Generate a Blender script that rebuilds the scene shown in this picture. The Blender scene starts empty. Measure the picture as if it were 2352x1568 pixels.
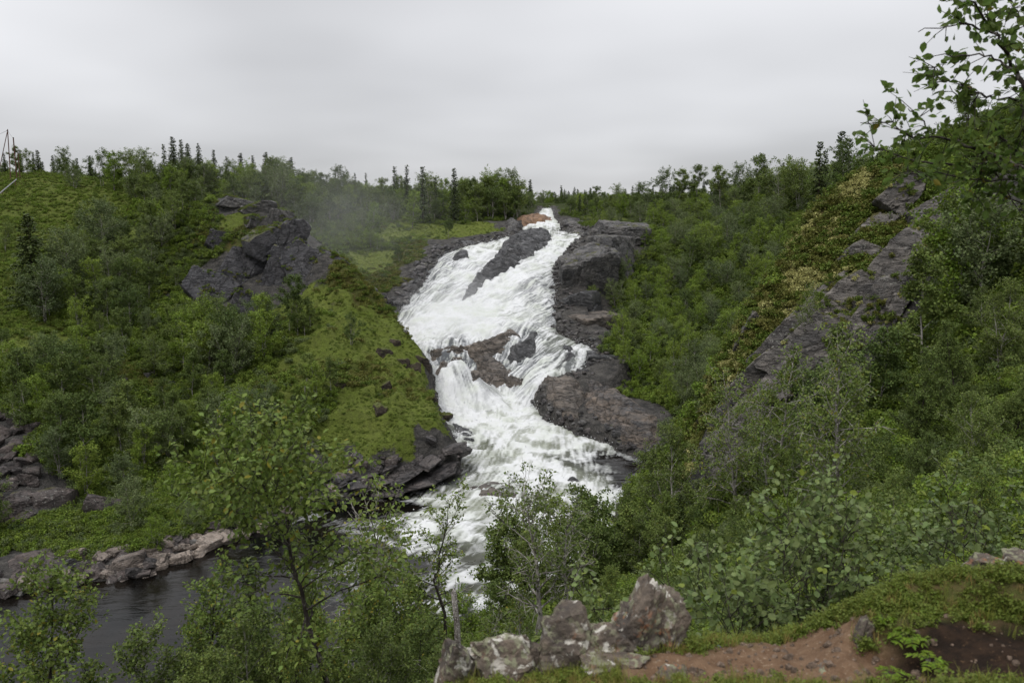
import bpy, bmesh, math, random
import numpy as np

# ------------------------------------------------------------------ camera
SC = bpy.context.scene
COL = SC.collection
R_ = math.radians
CAMZ = 20.0                     # eye height above the pool, metres
PITCH = R_(8.7)
FPX = 1846.0                    # focal length in pixels of a 2352 x 1568 frame
cam_d = bpy.data.cameras.new('camera')
cam = bpy.data.objects.new('camera', cam_d)
COL.objects.link(cam)
cam.location = (0, 0, CAMZ)
cam.rotation_euler = (R_(90) - PITCH, 0, 0)
cam_d.sensor_width = 36.0
cam_d.lens = FPX / 2352 * 36
cam_d.clip_start = 0.05
cam_d.clip_end = 9000
cam_d.dof.use_dof = True
cam_d.dof.focus_distance = 75
cam_d.dof.aperture_fstop = 4.5
SC.camera = cam

# ------------------------------------------------------------------ overcast sky
SUN_EL, SUN_AZ = R_(60), R_(215)
w = bpy.data.worlds.new('World')
SC.world = w
w.use_nodes = True
nt = w.node_tree
nt.nodes.clear()
N = nt.nodes.new
L = nt.links.new
out = N('ShaderNodeOutputWorld')
bg = N('ShaderNodeBackground')
bg.inputs['Strength'].default_value = 0.1
sky = N('ShaderNodeTexSky')
sky.sky_type = 'NISHITA'
sky.sun_disc = False
sky.sun_elevation = SUN_EL
sky.sun_rotation = SUN_AZ
tc = N('ShaderNodeTexCoord')
sep = N('ShaderNodeSeparateXYZ')
L(tc.outputs['Generated'], sep.inputs[0])
mx = N('ShaderNodeMath'); mx.operation = 'MAXIMUM'; mx.inputs[1].default_value = 0.0
L(sep.outputs['Z'], mx.inputs[0])
# overcast sky: three times as bright overhead as at the horizon
grad = N('ShaderNodeMath'); grad.operation = 'MULTIPLY_ADD'
grad.inputs[1].default_value = 9.0
grad.inputs[2].default_value = 4.95
L(mx.outputs[0], grad.inputs[0])
# cloud sheet on a flat layer overhead
den = N('ShaderNodeMath'); den.operation = 'ADD'; den.inputs[1].default_value = 0.13
L(mx.outputs[0], den.inputs[0])
dv = N('ShaderNodeVectorMath'); dv.operation = 'DIVIDE'
cb = N('ShaderNodeCombineXYZ')
for k in range(3):
    L(den.outputs[0], cb.inputs[k])
L(tc.outputs['Generated'], dv.inputs[0])
L(cb.outputs[0], dv.inputs[1])
mp = N('ShaderNodeMapping')
mp.inputs['Location'].default_value = (3.1, 0.4, 0)
mp.inputs['Scale'].default_value = (0.46, 0.42, 0.0)
L(dv.outputs[0], mp.inputs[0])
nz = N('ShaderNodeTexNoise')
nz.inputs['Scale'].default_value = 1.0
nz.inputs['Detail'].default_value = 3
nz.inputs['Roughness'].default_value = 0.45
L(mp.outputs[0], nz.inputs[0])
mr = N('ShaderNodeMapRange')
mr.inputs[1].default_value = 0.28
mr.inputs[2].default_value = 0.72
mr.inputs[3].default_value = 0.76
mr.inputs[4].default_value = 1.24
L(nz.outputs[0], mr.inputs[0])
ml = N('ShaderNodeMath'); ml.operation = 'MULTIPLY'
L(grad.outputs[0], ml.inputs[0])
L(mr.outputs[0], ml.inputs[1])
tint = N('ShaderNodeVectorMath'); tint.operation = 'SCALE'
tint.inputs[0].default_value = (0.985, 0.99, 1.02)
L(ml.outputs[0], tint.inputs['Scale'])
mixc = N('ShaderNodeMix'); mixc.data_type = 'RGBA'
mixc.inputs[0].default_value = 0.94
L(sky.outputs[0], mixc.inputs[6])
L(tint.outputs[0], mixc.inputs[7])
L(mixc.outputs[2], bg.inputs[0])
L(bg.outputs[0], out.inputs[0])

sd = bpy.data.lights.new('sun', 'SUN')
sd.energy = 1.5
sd.angle = R_(28)
sd.color = (1.0, 0.97, 0.93)
sun = bpy.data.objects.new('sun', sd)
COL.objects.link(sun)
sun.rotation_euler = (R_(90) - SUN_EL, 0, R_(180) - SUN_AZ)
SC.view_settings.view_transform = 'Standard'
SC.view_settings.look = 'None'
SC.view_settings.gamma = 1
SC.view_settings.exposure = 0.22
SC.cycles.max_bounces = 5
SC.cycles.diffuse_bounces = 1
SC.cycles.glossy_bounces = 2
SC.cycles.transmission_bounces = 3
SC.cycles.transparent_max_bounces = 4
SC.cycles.use_denoising = True

# ------------------------------------------------------------------ helpers: noise
def _hash(ix, iy, iz, seed):
    h = (ix.astype(np.int64) * 374761393 + iy.astype(np.int64) * 668265263
         + iz.astype(np.int64) * 2147483647 + seed * 974711) & 0xFFFFFFFF
    h = ((h ^ (h >> 13)) * 1274126177) & 0xFFFFFFFF
    h = ((h ^ (h >> 16)) * 2246822519) & 0xFFFFFFFF
    h = h ^ (h >> 15)
    return (h & 0xFFFFFF) / float(0xFFFFFF)

def vnoise(p, seed=0):
    p = np.asarray(p, float)
    i = np.floor(p)
    f = p - i
    u = f * f * f * (f * (f * 6 - 15) + 10)
    i = i.astype(np.int64)
    x, y = i[:, 0], i[:, 1]
    if p.shape[1] == 2:
        z = np.zeros_like(x)
        a = _hash(x, y, z, seed); b = _hash(x + 1, y, z, seed)
        c = _hash(x, y + 1, z, seed); d = _hash(x + 1, y + 1, z, seed)
        return (a * (1 - u[:, 0]) + b * u[:, 0]) * (1 - u[:, 1]) + (c * (1 - u[:, 0]) + d * u[:, 0]) * u[:, 1]
    z = i[:, 2]
    r = 0
    for dx in (0, 1):
        for dy in (0, 1):
            for dz in (0, 1):
                wgt = ((u[:, 0] if dx else 1 - u[:, 0]) * (u[:, 1] if dy else 1 - u[:, 1])
                       * (u[:, 2] if dz else 1 - u[:, 2]))
                r = r + wgt * _hash(x + dx, y + dy, z + dz, seed)
    return r

def fbm(p, octv=4, seed=0, gain=0.5, lac=2.03):
    p = np.asarray(p, float)
    a, s, t = 1.0, 0.0, 0.0
    for o in range(octv):
        s = s + a * (vnoise(p + o * 17.3, seed + o) * 2 - 1)
        t += a
        a *= gain
        p = p * lac
    return s / t

def smooth(a, b, x):
    t = np.clip((x - a) / (b - a), 0, 1)
    return t * t * (3 - 2 * t)

# ------------------------------------------------------------------ helpers: pixels -> rays
ST, CT = math.sin(PITCH), math.cos(PITCH)
def ray(px, py):
    px = np.asarray(px, float); py = np.asarray(py, float)
    v = 784 - py
    d = np.stack([px - 1176, CT * FPX + ST * v, -ST * FPX + CT * v], -1)
    return d / d[..., 1:2]                    # world direction with y = 1
def W(px, py, Y):
    d = ray(px, py)
    return np.array([d[0] * Y, Y, CAMZ + d[2] * Y])
def Wz(px, py, z):
    d = ray(px, py)
    Y = (z - CAMZ) / d[2]
    return np.array([d[0] * Y, Y, z])
def pix(p):
    p = np.atleast_2d(np.asarray(p, float))
    q = p - np.array([0, 0, CAMZ])
    fw = q[:, 1] * CT - q[:, 2] * ST
    up = q[:, 1] * ST + q[:, 2] * CT
    fw = np.maximum(fw, 1e-3)
    return np.stack([1176 + q[:, 0] / fw * FPX, 784 - up / fw * FPX], 1)

def rbf_fit(P, z, c=1.0, lam=0.02):
    n = len(P)
    D = np.sqrt(((P[:, None] - P[None]) ** 2).sum(-1) + c * c)
    A = np.zeros((n + 3, n + 3))
    A[:n, :n] = -D + np.eye(n) * lam
    A[:n, n] = 1; A[:n, n + 1:] = P
    A[n, :n] = 1; A[n + 1:, :n] = P.T
    s = np.linalg.lstsq(A, np.concatenate([z, np.zeros(3)]), rcond=None)[0]
    def f(Q):
        o = np.empty(len(Q))
        for a in range(0, len(Q), 20000):
            q = Q[a:a + 20000]
            d = np.sqrt(((q[:, None] - P[None]) ** 2).sum(-1) + c * c)
            o[a:a + 20000] = -d @ s[:n] + s[n] + q @ s[n + 1:]
        return o
    return f

def poly_dist(Q, poly):
    """signed distance to a closed polygon in plan, positive inside"""
    poly = np.asarray(poly, float)
    best = np.full(len(Q), 1e18)
    inside = np.zeros(len(Q), bool)
    for k in range(len(poly)):
        a, b = poly[k], poly[(k + 1) % len(poly)]
        ab = b - a
        t = np.clip(((Q - a) @ ab) / max(ab @ ab, 1e-9), 0, 1)
        d = ((Q - a - t[:, None] * ab) ** 2).sum(1)
        best = np.minimum(best, d)
        cond = (a[1] > Q[:, 1]) != (b[1] > Q[:, 1])
        with np.errstate(divide='ignore', invalid='ignore'):
            xi = (b[0] - a[0]) * (Q[:, 1] - a[1]) / (b[1] - a[1]) + a[0]
        inside ^= cond & (Q[:, 0] < xi)
    d = np.sqrt(best)
    return np.where(inside, d, -d)

# ------------------------------------------------------------------ helpers: meshes and objects
def mesh_np(name, V, F, smooth_shade=True, mats=(), mat_idx=None, attrs=None):
    V = np.asarray(V, np.float32)
    m = bpy.data.meshes.new(name)
    if isinstance(F, np.ndarray):
        Fs = [F]
    else:
        Fs = F
    m.vertices.add(len(V))
    m.vertices.foreach_set('co', V.ravel())
    loops = np.concatenate([f.ravel() for f in Fs]).astype(np.int32)
    sizes = np.concatenate([np.full(len(f), f.shape[1]) for f in Fs]).astype(np.int32)
    starts = np.concatenate([[0], np.cumsum(sizes)[:-1]]).astype(np.int32)
    m.loops.add(len(loops))
    m.loops.foreach_set('vertex_index', loops)
    m.polygons.add(len(sizes))
    m.polygons.foreach_set('loop_start', starts)
    m.polygons.foreach_set('loop_total', sizes)
    for mt in mats:
        m.materials.append(mt)
    if mat_idx is not None:
        m.polygons.foreach_set('material_index', np.asarray(mat_idx, np.int32))
    m.polygons.foreach_set('use_smooth', np.full(len(sizes), bool(smooth_shade)))
    if attrs:
        for k, v in attrs.items():
            a = m.attributes.new(k, 'FLOAT', 'POINT')
            a.data.foreach_set('value', np.asarray(v, np.float32))
    m.update(calc_edges=True)
    return m

def obj(name, data, parent=None, loc=None, rot=None, scale=None):
    o = bpy.data.objects.new(name, data)
    COL.objects.link(o)
    if parent is not None:
        o.parent = parent
    if loc is not None:
        o.location = loc
    if rot is not None:
        o.rotation_euler = rot
    if scale is not None:
        o.scale = (scale,) * 3 if np.isscalar(scale) else scale
    return o

def tag(o, label, cat=None, group=None, kind=None):
    o['label'] = label
    if cat: o['category'] = cat
    if group: o['group'] = group
    if kind: o['kind'] = kind
    return o

def grid_faces(ny, nx):
    i = np.arange(ny * nx).reshape(ny, nx)
    return np.stack([i[:-1, :-1].ravel(), i[:-1, 1:].ravel(), i[1:, 1:].ravel(), i[1:, :-1].ravel()], 1)

def compact(V, F, attrs=None):
    used = np.zeros(len(V), bool)
    used[F.ravel()] = True
    idx = np.cumsum(used) - 1
    return V[used], idx[F], ({k: v[used] for k, v in attrs.items()} if attrs else None)

# ------------------------------------------------------------------ helpers: materials
class MatB:
    def __init__(s, name, rough=0.9, spec=0.2):
        s.m = bpy.data.materials.new(name)
        s.m.use_nodes = True
        s.t = s.m.node_tree
        s.b = s.t.nodes['Principled BSDF']
        s.b.inputs['Roughness'].default_value = rough
        s.b.inputs['Specular IOR Level'].default_value = spec
        s.geo = None
    def n(s, typ, **kw):
        nd = s.t.nodes.new(typ)
        for k, v in kw.items():
            setattr(nd, k, v)
        return nd
    def l(s, a, b):
        s.t.links.new(a, b)
    def pos(s):
        if s.geo is None:
            s.geo = s.n('ShaderNodeNewGeometry')
        return s.geo.outputs['Position']
    def noise(s, scale, detail=4, rough=0.55, vec=None, stretch=None, off=0, dist=0):
        v = vec or s.pos()
        if stretch or off:
            mp = s.n('ShaderNodeMapping')
            mp.inputs['Scale'].default_value = stretch or (1, 1, 1)
            mp.inputs['Location'].default_value = (off, off * 1.7, off * .3)
            s.l(v, mp.inputs[0]); v = mp.outputs[0]
        t = s.n('ShaderNodeTexNoise')
        t.inputs['Scale'].default_value = scale
        t.inputs['Detail'].default_value = detail
        t.inputs['Roughness'].default_value = rough
        t.inputs['Distortion'].default_value = dist
        s.l(v, t.inputs['Vector'])
        return t.outputs[0]
    def voro(s, scale, feature='F1', vec=None, stretch=None, rnd=1.0):
        v = vec or s.pos()
        if stretch:
            mp = s.n('ShaderNodeMapping')
            mp.inputs['Scale'].default_value = stretch
            s.l(v, mp.inputs[0]); v = mp.outputs[0]
        t = s.n('ShaderNodeTexVoronoi', feature=feature)
        t.inputs['Scale'].default_value = scale
        t.inputs['Randomness'].default_value = rnd
        s.l(v, t.inputs['Vector'])
        return t.outputs[0]
    def rng(s, x, a, b, c=0.0, d=1.0):
        r = s.n('ShaderNodeMapRange')
        for k, v in enumerate((a, b, c, d)):
            r.inputs[k + 1].default_value = v
        s.l(x, r.inputs[0])
        return r.outputs[0]
    def math(s, op, x, y=None):
        r = s.n('ShaderNodeMath', operation=op)
        for k, v in enumerate((x, y)):
            if v is None: continue
            if isinstance(v, (int, float)): r.inputs[k].default_value = v
            else: s.l(v, r.inputs[k])
        return r.outputs[0]
    def mix(s, f, a, b):
        r = s.n('ShaderNodeMix', data_type='RGBA')
        for k, v in ((0, f), (6, a), (7, b)):
            if isinstance(v, (int, float)): r.inputs[k].default_value = v
            elif isinstance(v, tuple): r.inputs[k].default_value = (*v, 1)
            else: s.l(v, r.inputs[k])
        return r.outputs[2]
    def attr(s, name):
        a = s.n('ShaderNodeAttribute', attribute_name=name)
        return a.outputs['Fac']
    def nz(s):
        if s.geo is None: s.pos()
        sp = s.n('ShaderNodeSeparateXYZ')
        s.l(s.geo.outputs['Normal'], sp.inputs[0])
        return sp.outputs['Z']
    def bump(s, h, strength=0.5, dist=0.1, prev=None):
        b = s.n('ShaderNodeBump')
        b.inputs['Strength'].default_value = strength
        b.inputs['Distance'].default_value = dist
        s.l(h, b.inputs['Height'])
        if prev is not None: s.l(prev, b.inputs['Normal'])
        return b.outputs[0]
    def fin(s, color=None, normal=None, rough=None):
        if color is not None:
            if isinstance(color, tuple): s.b.inputs['Base Color'].default_value = (*color, 1)
            else: s.l(color, s.b.inputs['Base Color'])
        if normal is not None: s.l(normal, s.b.inputs['Normal'])
        if rough is not None: s.l(rough, s.b.inputs['Roughness'])
        return s.m

def mat_rock(name, c1, c2, moss=0.0, lichen=0.0, rough=0.8, scale=1.0, crack=0.5, spec=0.3, mosscol=(0.05, 0.065, 0.014),
             lichcol=(0.42, 0.42, 0.38), strat=(1, 1, 1)):
    b = MatB(name, rough, spec)
    n1 = b.noise(0.45 * scale, 6, 0.62, stretch=strat)
    n2 = b.noise(3.2 * scale, 5, 0.65, stretch=strat)
    c = b.mix(b.rng(n1, 0.36, 0.64), c1, c2)
    c = b.mix(b.rng(n2, 0.3, 0.75, 0.55, 0.0), c, tuple(x * 0.38 for x in c1))
    cn = b.noise(0.55 * scale, 5, 0.7, stretch=(strat[0] * 0.8, strat[1], strat[2] * 1.5), off=6, dist=0.8)
    cr = b.math('ABSOLUTE', b.math('SUBTRACT', cn, 0.5))
    crk = b.rng(cr, 0.0, 0.026, crack, 0.0)
    n3 = b.noise(0.9 * scale, 6, 0.75, stretch=(strat[0], strat[1], strat[2] * 2.2), off=14)
    c = b.mix(crk, c, tuple(x * 0.22 for x in c1))
    c = b.mix(b.rng(n3, 0.52, 0.66, 0, 0.6), c, tuple(x * 0.42 for x in c1))
    c = b.mix(b.rng(n3, 0.46, 0.34, 0, 0.5), c, tuple(min(x * 1.45, .6) for x in c2))
    if lichen:
        ln = b.noise(5.5 * scale, 3, 0.5, off=4)
        lm = b.noise(0.5 * scale, 3, 0.5, off=9)
        lf = b.math('MULTIPLY', b.rng(ln, 0.60, 0.66), b.rng(lm, 0.44, 0.6, 0, lichen))
        c = b.mix(lf, c, lichcol)
    if moss:
        nzv = b.nz()
        mn = b.noise(0.7 * scale, 5, 0.6, off=2)
        s = b.math('ADD', nzv, b.math('MULTIPLY', mn, 1.5))
        mf = b.rng(s, 2.06 - moss * 1.1, 2.2 - moss * 1.1)
        mc = b.mix(b.noise(2.5, 3), mosscol, (0.075, 0.06, 0.022))
        c = b.mix(mf, c, mc)
    h = b.math('ADD', b.math('MULTIPLY', n2, 0.7), b.math('MULTIPLY', b.rng(cr, 0, 0.03), 0.5))
    nm = b.bump(b.math('ADD', h, n3), 0.95, 0.28 / scale)
    return b.fin(c, nm)

def mat_leaf(name, c1, c2, var=0.35, trans=0.28, rough=0.55, tip=None):
    """leaf colour varies from tree to tree and from leaf to leaf"""
    m = bpy.data.materials.new(name)
    m.use_nodes = True
    t = m.node_tree
    t.nodes.clear()
    o = t.nodes.new('ShaderNodeOutputMaterial')
    oi = t.nodes.new('ShaderNodeObjectInfo')
    geo = t.nodes.new('ShaderNodeNewGeometry')
    mix = t.nodes.new('ShaderNodeMix'); mix.data_type = 'RGBA'
    c1 = tuple(v * g for v, g in zip(c1, (1.20, 1.23, 0.86))); c2 = tuple(v * g for v, g in zip(c2, (1.25, 1.30, 0.90)))
    mix.inputs[6].default_value = (*c1, 1); mix.inputs[7].default_value = (*c2, 1)
    t.links.new(oi.outputs['Random'], mix.inputs[0])
    hsv = t.nodes.new('ShaderNodeHueSaturation')
    mr = t.nodes.new('ShaderNodeMapRange')
    mr.inputs[3].default_value = 1 - var; mr.inputs[4].default_value = 1 + var
    t.links.new(geo.outputs['Random Per Island'], mr.inputs[0])
    t.links.new(mr.outputs[0], hsv.inputs['Value'])
    mr2 = t.nodes.new('ShaderNodeMapRange')
    mr2.inputs[3].default_value = 0.485; mr2.inputs[4].default_value = 0.515
    ms = t.nodes.new('ShaderNodeMath'); ms.operation = 'MULTIPLY'; ms.inputs[1].default_value = 7.31
    fr = t.nodes.new('ShaderNodeMath'); fr.operation = 'FRACT'
    t.links.new(geo.outputs['Random Per Island'], ms.inputs[0])
    t.links.new(ms.outputs[0], fr.inputs[0])
    t.links.new(fr.outputs[0], mr2.inputs[0])
    t.links.new(mr2.outputs[0], hsv.inputs['Hue'])
    t.links.new(mix.outputs[2], hsv.inputs['Color'])
    col = hsv.outputs[0]
    if tip:
        th = t.nodes.new('ShaderNodeMath'); th.operation = 'GREATER_THAN'; th.inputs[1].default_value = 1 - tip[1]
        t.links.new(fr.outputs[0], th.inputs[0])
        m2 = t.nodes.new('ShaderNodeMix'); m2.data_type = 'RGBA'
        t.links.new(th.outputs[0], m2.inputs[0]); t.links.new(col, m2.inputs[6])
        m2.inputs[7].default_value = (*tip[0], 1)
        col = m2.outputs[2]
    p = t.nodes.new('ShaderNodeBsdfPrincipled')
    p.inputs['Roughness'].default_value = rough
    p.inputs['Specular IOR Level'].default_value = 0.16
    tr = t.nodes.new('ShaderNodeBsdfTranslucent')
    ms2 = t.nodes.new('ShaderNodeMixShader')
    ms2.inputs[0].default_value = trans
    t.links.new(col, p.inputs['Base Color'])
    t.links.new(col, tr.inputs['Color'])
    t.links.new(p.outputs[0], ms2.inputs[1]); t.links.new(tr.outputs[0], ms2.inputs[2])
    t.links.new(ms2.outputs[0], o.inputs[0])
    return m

# ================================================================== the lie of the land
# water level control points: (pixel x, pixel y, distance Y) or (pixel x, pixel y, None, level z)
WP = []
def wy(*a):
    for px, py, Y in a: WP.append(W(px, py, Y))
def wz(*a):
    for px, py, z in a: WP.append(Wz(px, py, z))
wy((930,780,89),(920,730,94),(1000,740,92),(1100,770,88.5),(1200,750,90),(1260,750,91),(1050,650,103),(1150,640,104),
   (1000,640,105),(1250,640,103),(1060,580,113),(1000,600,110),(1120,560,119),(1180,545,122.5),(1260,600,110),(1310,570,116),
   (1350,545,123),(1250,545,124),(1300,541,128),(1200,538,128),(1240,528,132),(1240,512,138),(1250,505,143),(1245,495,150),
   (1255,488,156),(1255,484,162),(1230,790,86.5),(1270,825,81.5),(1330,800,83.5),(1355,806,83),(1240,868,77),(1300,855,78.5),(1150,700,97),(1200,690,98))
wz((1000,803,6.1),(1080,797,6.2),(950,795,6.3),(985,835,6.0),(1060,835,5.9),(1010,880,3.6),(1060,885,3.2),(1130,900,3.0),(1200,905,2.9),
   (1230,920,2.7),(1150,925,2.6),(1050,940,2.4),(1250,990,1.7),(1380,990,1.6),(1080,1000,1.6),(1300,1060,1.0),(1100,1060,1.0),
   (1460,1060,0.9),(1420,1130,0.45),(1300,1150,0.4),(1150,1120,0.5),(1000,1130,0.15),(1350,1200,0.2),(1200,1190,0.12),(1280,1330,0),
   (1000,1200,0.02),(850,1160,0),(760,1150,0),(500,1250,0),(200,1335,0),(0,1400,0),(400,1450,0),(900,1480,0),(1150,1400,0),(1400,1240,0.05))
WP += [np.array([x, y, 0.0]) for x, y in ((-30,25),(-60,25),(-60,45),(-20,28),(-75,60),(10,30),(-8,31))]
WP = np.array(WP)
water_f = rbf_fit(WP[:, :2], WP[:, 2], c=0.8, lam=0.3)

# outline of the river in plan
def xy(px, py, Y): return W(px, py, Y)[:2]
def xz(px, py, z=0.0): return Wz(px, py, z)[:2]
RIV = [xy(*a) for a in ((1247,482,166),(1235,492,152),(1203,508,140),(1193,535,128),(1165,546,123),(1080,560,118),(1020,580,113),
        (985,610,108),(955,660,101),(908,715,95),(890,745,92.5),(925,790,88),(957,806,84),(985,860,77.5),(1008,920,72),(1035,965,67),
        (1060,1020,62),(1050,1060,59.5),(1030,1085,58))]
RIV += [xz(*a) for a in ((1000,1115),(950,1125),(850,1140),(760,1150),(700,1175),(600,1215),(500,1250),(400,1290),(330,1325),(250,1332),
        (100,1348),(0,1368),(-150,1400),(-300,1420))]
RIV += [np.array(a) for a in ((-70.,44.),(-75,22),(-40,24),(-12,29.5),(-6,31))]
RIV += [xz(*a) for a in ((1000,1490),(1150,1430),(1280,1372),(1320,1325),(1372,1268),(1405,1226))]
RIV += [xy(*a) for a in ((1430,1180,53),(1458,1130,56),(1482,1080,59),(1490,1037,61.5),(1420,1015,64),(1400,990,65.5),(1330,965,67.5),
        (1250,930,71),(1228,893,75),(1280,862,77.5),(1330,850,78.5),(1352,822,80.5),(1362,801,83.5),(1310,785,86.5),(1276,770,89),
        (1275,720,95),(1272,660,101),(1275,612,107),(1287,590,110),(1312,574,114.5),(1356,548,122),(1372,536,127),(1290,527,131.5),
        (1286,515,137),(1272,500,147),(1266,483,166))]
RIV = np.array(RIV)

# ground control points (pixel x, pixel y, distance)
G = []
def gy(*a):
    for px, py, Y in a: G.append(W(px, py, Y))
def gw(*a):
    for x, y, z in a: G.append(np.array([x, y, z], float))
# upper valley and far ground
gy((1180,486,200),(1350,482,200),(1000,468,190),(850,462,180),(1100,482,150),(1160,502,141),(1310,508,141),(1400,494,165),(1500,482,170),
   (700,455,160),(560,445,155),(1240,486,230),(1700,447,150),(1900,425,140),(1600,475,150))
# left bank of the falls
gy((1140,538,126),(1060,550,121),(1000,572,114),(960,605,108),(935,650,103),(890,695,97.5),(1130,520,130),(1000,530,127),(900,600,113),
   (800,640,106),(850,685,99.5),(900,500,134),(780,520,124),(950,490,142),(760,600,108))
# dark rock knoll
gy((480,462,103),(560,452,104),(640,497,100),(680,545,95),(745,572,90),(775,625,86.5),(440,640,94),(480,705,88),(560,705,87),(640,690,88.5),
   (690,665,88),(520,600,95),(600,580,95.5),(650,600,92.5))
gw((-24,103,12.5),(-20,97,11.5))
# mossy spur
gy((740,662,86),(830,690,85),(903,713,83.5),(948,792,77.5),(988,862,71.5),(1035,962,63.5),(1055,1022,60),(700,750,79),(800,800,74),
   (700,850,70),(850,900,66),(650,900,66),(900,960,62),(750,980,60.5),(620,880,68.5),(560,905,67),(950,1020,58.7),(900,1085,57),
   (1035,1065,58.5),(750,1105,56.5),(880,800,76.5),(920,880,69))
# gully and left hill
gy((600,800,78),(500,790,80),(400,870,73),(550,970,65.5),(450,1080,58.5),(300,970,64),(300,1100,56),(200,1165,51.5),(50,1010,57.5),
   (40,1110,52.5),(150,830,71.5),(60,720,83),(250,680,88),(100,575,101),(300,570,103),(200,490,114),(100,402,128),(0,402,127),
   (350,432,124),(450,425,128),(-200,410,120),(-200,700,75),(-150,1000,56),(-150,1250,46),(100,1200,48),(50,1272,45),(200,1250,46.7),
   (300,1180,49.2),(420,1240,47.8),(620,1160,54.2))
# right of the falls
gy((1275,592,107.5),(1335,562,111.5),(1400,532,118),(1450,522,122),(1300,640,104),(1380,668,102),(1295,762,92),(1370,790,89),(1365,850,79.5),
   (1330,905,74),(1420,922,71),(1505,962,67),(1525,1002,65),(1450,720,95),(1400,820,84),(1450,900,76),(1550,962,68),(1600,875,75),
   (1600,775,85),(1650,675,96),(1550,625,105),(1700,585,106),(1500,560,124),(1800,505,120),(1480,660,104))
gw((30,75,10),(34,85,12),(26,62,7.5),(40,95,17),(45,70,16),(50,110,22))
# the cliff on the right
gy((1980,402,52),(2100,352,52),(2350,252,50),(1900,472,50),(1830,562,49),(1750,682,47),(1690,802,45),(1650,902,43),(1630,1052,40),
   (1615,1150,38),(2000,600,44.5),(2100,500,46.5),(2200,450,46.5),(1900,700,43),(1850,850,40),(1780,950,38),(2000,800,38),(2100,700,38.5),
   (2200,650,37),(2330,600,35),(2200,920,28),(2000,1020,28),(1800,1120,28),(2330,1020,21))
gw((21,60,12),(18,56,8),(26,60,15),(36,62,20),(45,55,27),(60,45,32),(45,40,27),(35,30,22.5))
# right shore and the slope under the viewpoint
gy((1550,1170,45),(1470,1250,41),(1350,1400,34),(1520,1080,55))
gw((0,0,18.0),(-3,-2,18.0),(3,-3,18.2),(0,3.4,17.3),(-1.5,3.2,17.0),(1.5,4.2,17.1),(3.4,4.5,17.4),(-3,4,16.4),(-5,6,14),(-8,10,10.3),
   (-12,18,6),(-15,25,1.8),(0,5,16.6),(0,8,14.3),(0,12,11.6),(-3,12,10.6),(0,20,7),(-3,20,6),(0,28,3.2),(-3,27,1.4),(0,36,0.6),
   (5,8,15.6),(5,14,12.8),(6,20,10.4),(8,28,8),(8,34,5),(9.5,38,4.2),(8,5,17.6),(14,10,17.5),(18,18,17),(24,27,19),(-6,2,16.5),
   (-15,5,12),(-30,8,8),(-30,20,1.2),(-60,15,3),(-60,0,12),(0,-30,20),(40,0,22),(-40,-30,18),(60,-30,26))
# ground hidden behind the skylines, and far away
gw((-90,150,25),(-40,165,24),(-150,125,28),(-120,60,16),(-110,45,6),(90,140,30),(120,80,34),(150,140,36),(40,180,21.8),(0,230,19.5),(-60,240,23.5),
   (70,240,24),(-150,240,25),(180,240,30))
G = np.array(G)
ground_f = rbf_fit(G[:, :2], G[:, 2], c=1.2, lam=0.25)

def growth(a, step, g, end):
    o = []
    while abs(a) < end:
        step *= g
        a += step
        o.append(a)
    return o
xs = np.arange(-62, 62.01, 0.4)
xs = np.array(sorted([-v for v in growth(62, 0.4, 1.13, 4500)]) + list(xs) + growth(62, 0.4, 1.13, 4500))
ys = np.concatenate([np.arange(-60, -2, 3.0), np.arange(-2, 30, 0.35), np.arange(30, 132, 0.4)])
ys = np.array(list(-np.array(growth(60, 3, 1.4, 900)))[::-1] + list(ys) + growth(132, 0.42, 1.045, 300) )
ys = np.array(list(ys) + growth(ys[-1], 9, 1.2, 6000))
XX, YY = np.meshgrid(xs, ys)
Q = np.stack([XX.ravel(), YY.ravel()], 1)
core = np.stack([np.clip(Q[:, 0], -190, 190), np.clip(Q[:, 1], -40, 260)], 1)
Z = ground_f(core)
far = np.hypot(Q[:, 0] - core[:, 0], Q[:, 1] - core[:, 1])
farz = 20 + 0.004 * far + fbm(Q / 300.0, 3, 5) * np.clip(far * 0.01, 0, 8)
Z = Z + (farz - Z) * smooth(0, 120, far)
# relief: hummocks and ledges
nearcam = smooth(4, 12, np.hypot(Q[:, 0], Q[:, 1] - 1))
rel = fbm(Q / 7.0, 4, 11) * 0.75 + fbm(Q / 1.9, 3, 21) * 0.22
Z = Z + rel * nearcam
spur = smooth(-27, -20, Q[:, 0]) * smooth(0, -3, Q[:, 0] + 1.5) * smooth(55, 59, Q[:, 1]) * smooth(92, 86, Q[:, 1])
hum = np.abs(fbm(Q / 2.6, 3, 61))
Z = Z + spur * (0.75 - 2.3 * np.minimum(hum, 0.35) + fbm(Q / 1.0, 2, 62) * 0.15)
rd = poly_dist(Q, RIV)
near_r = rd > -14
WQ = np.full(len(Q), -50.0)
WQ[near_r] = water_f(Q[near_r])
ins = rd > 0
Z[ins] = np.minimum(Z[ins], WQ[ins] - np.clip(rd[ins] * 0.55, 0.05, 1.6))
onb = (rd <= 0) & (rd > -4)
lim_ = (rd <= 0) & (rd > -5)
Z[lim_] = np.minimum(Z[lim_], WQ[lim_] + 0.35 + 1.7 * -rd[lim_] + 0.3 * rel[lim_])
Z[onb] = np.maximum(Z[onb], WQ[onb] + 0.05 + 0.35 * np.minimum(-rd[onb], 1.5) + 0.12 * rel[onb])
Zg = Z.reshape(XX.shape)

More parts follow.
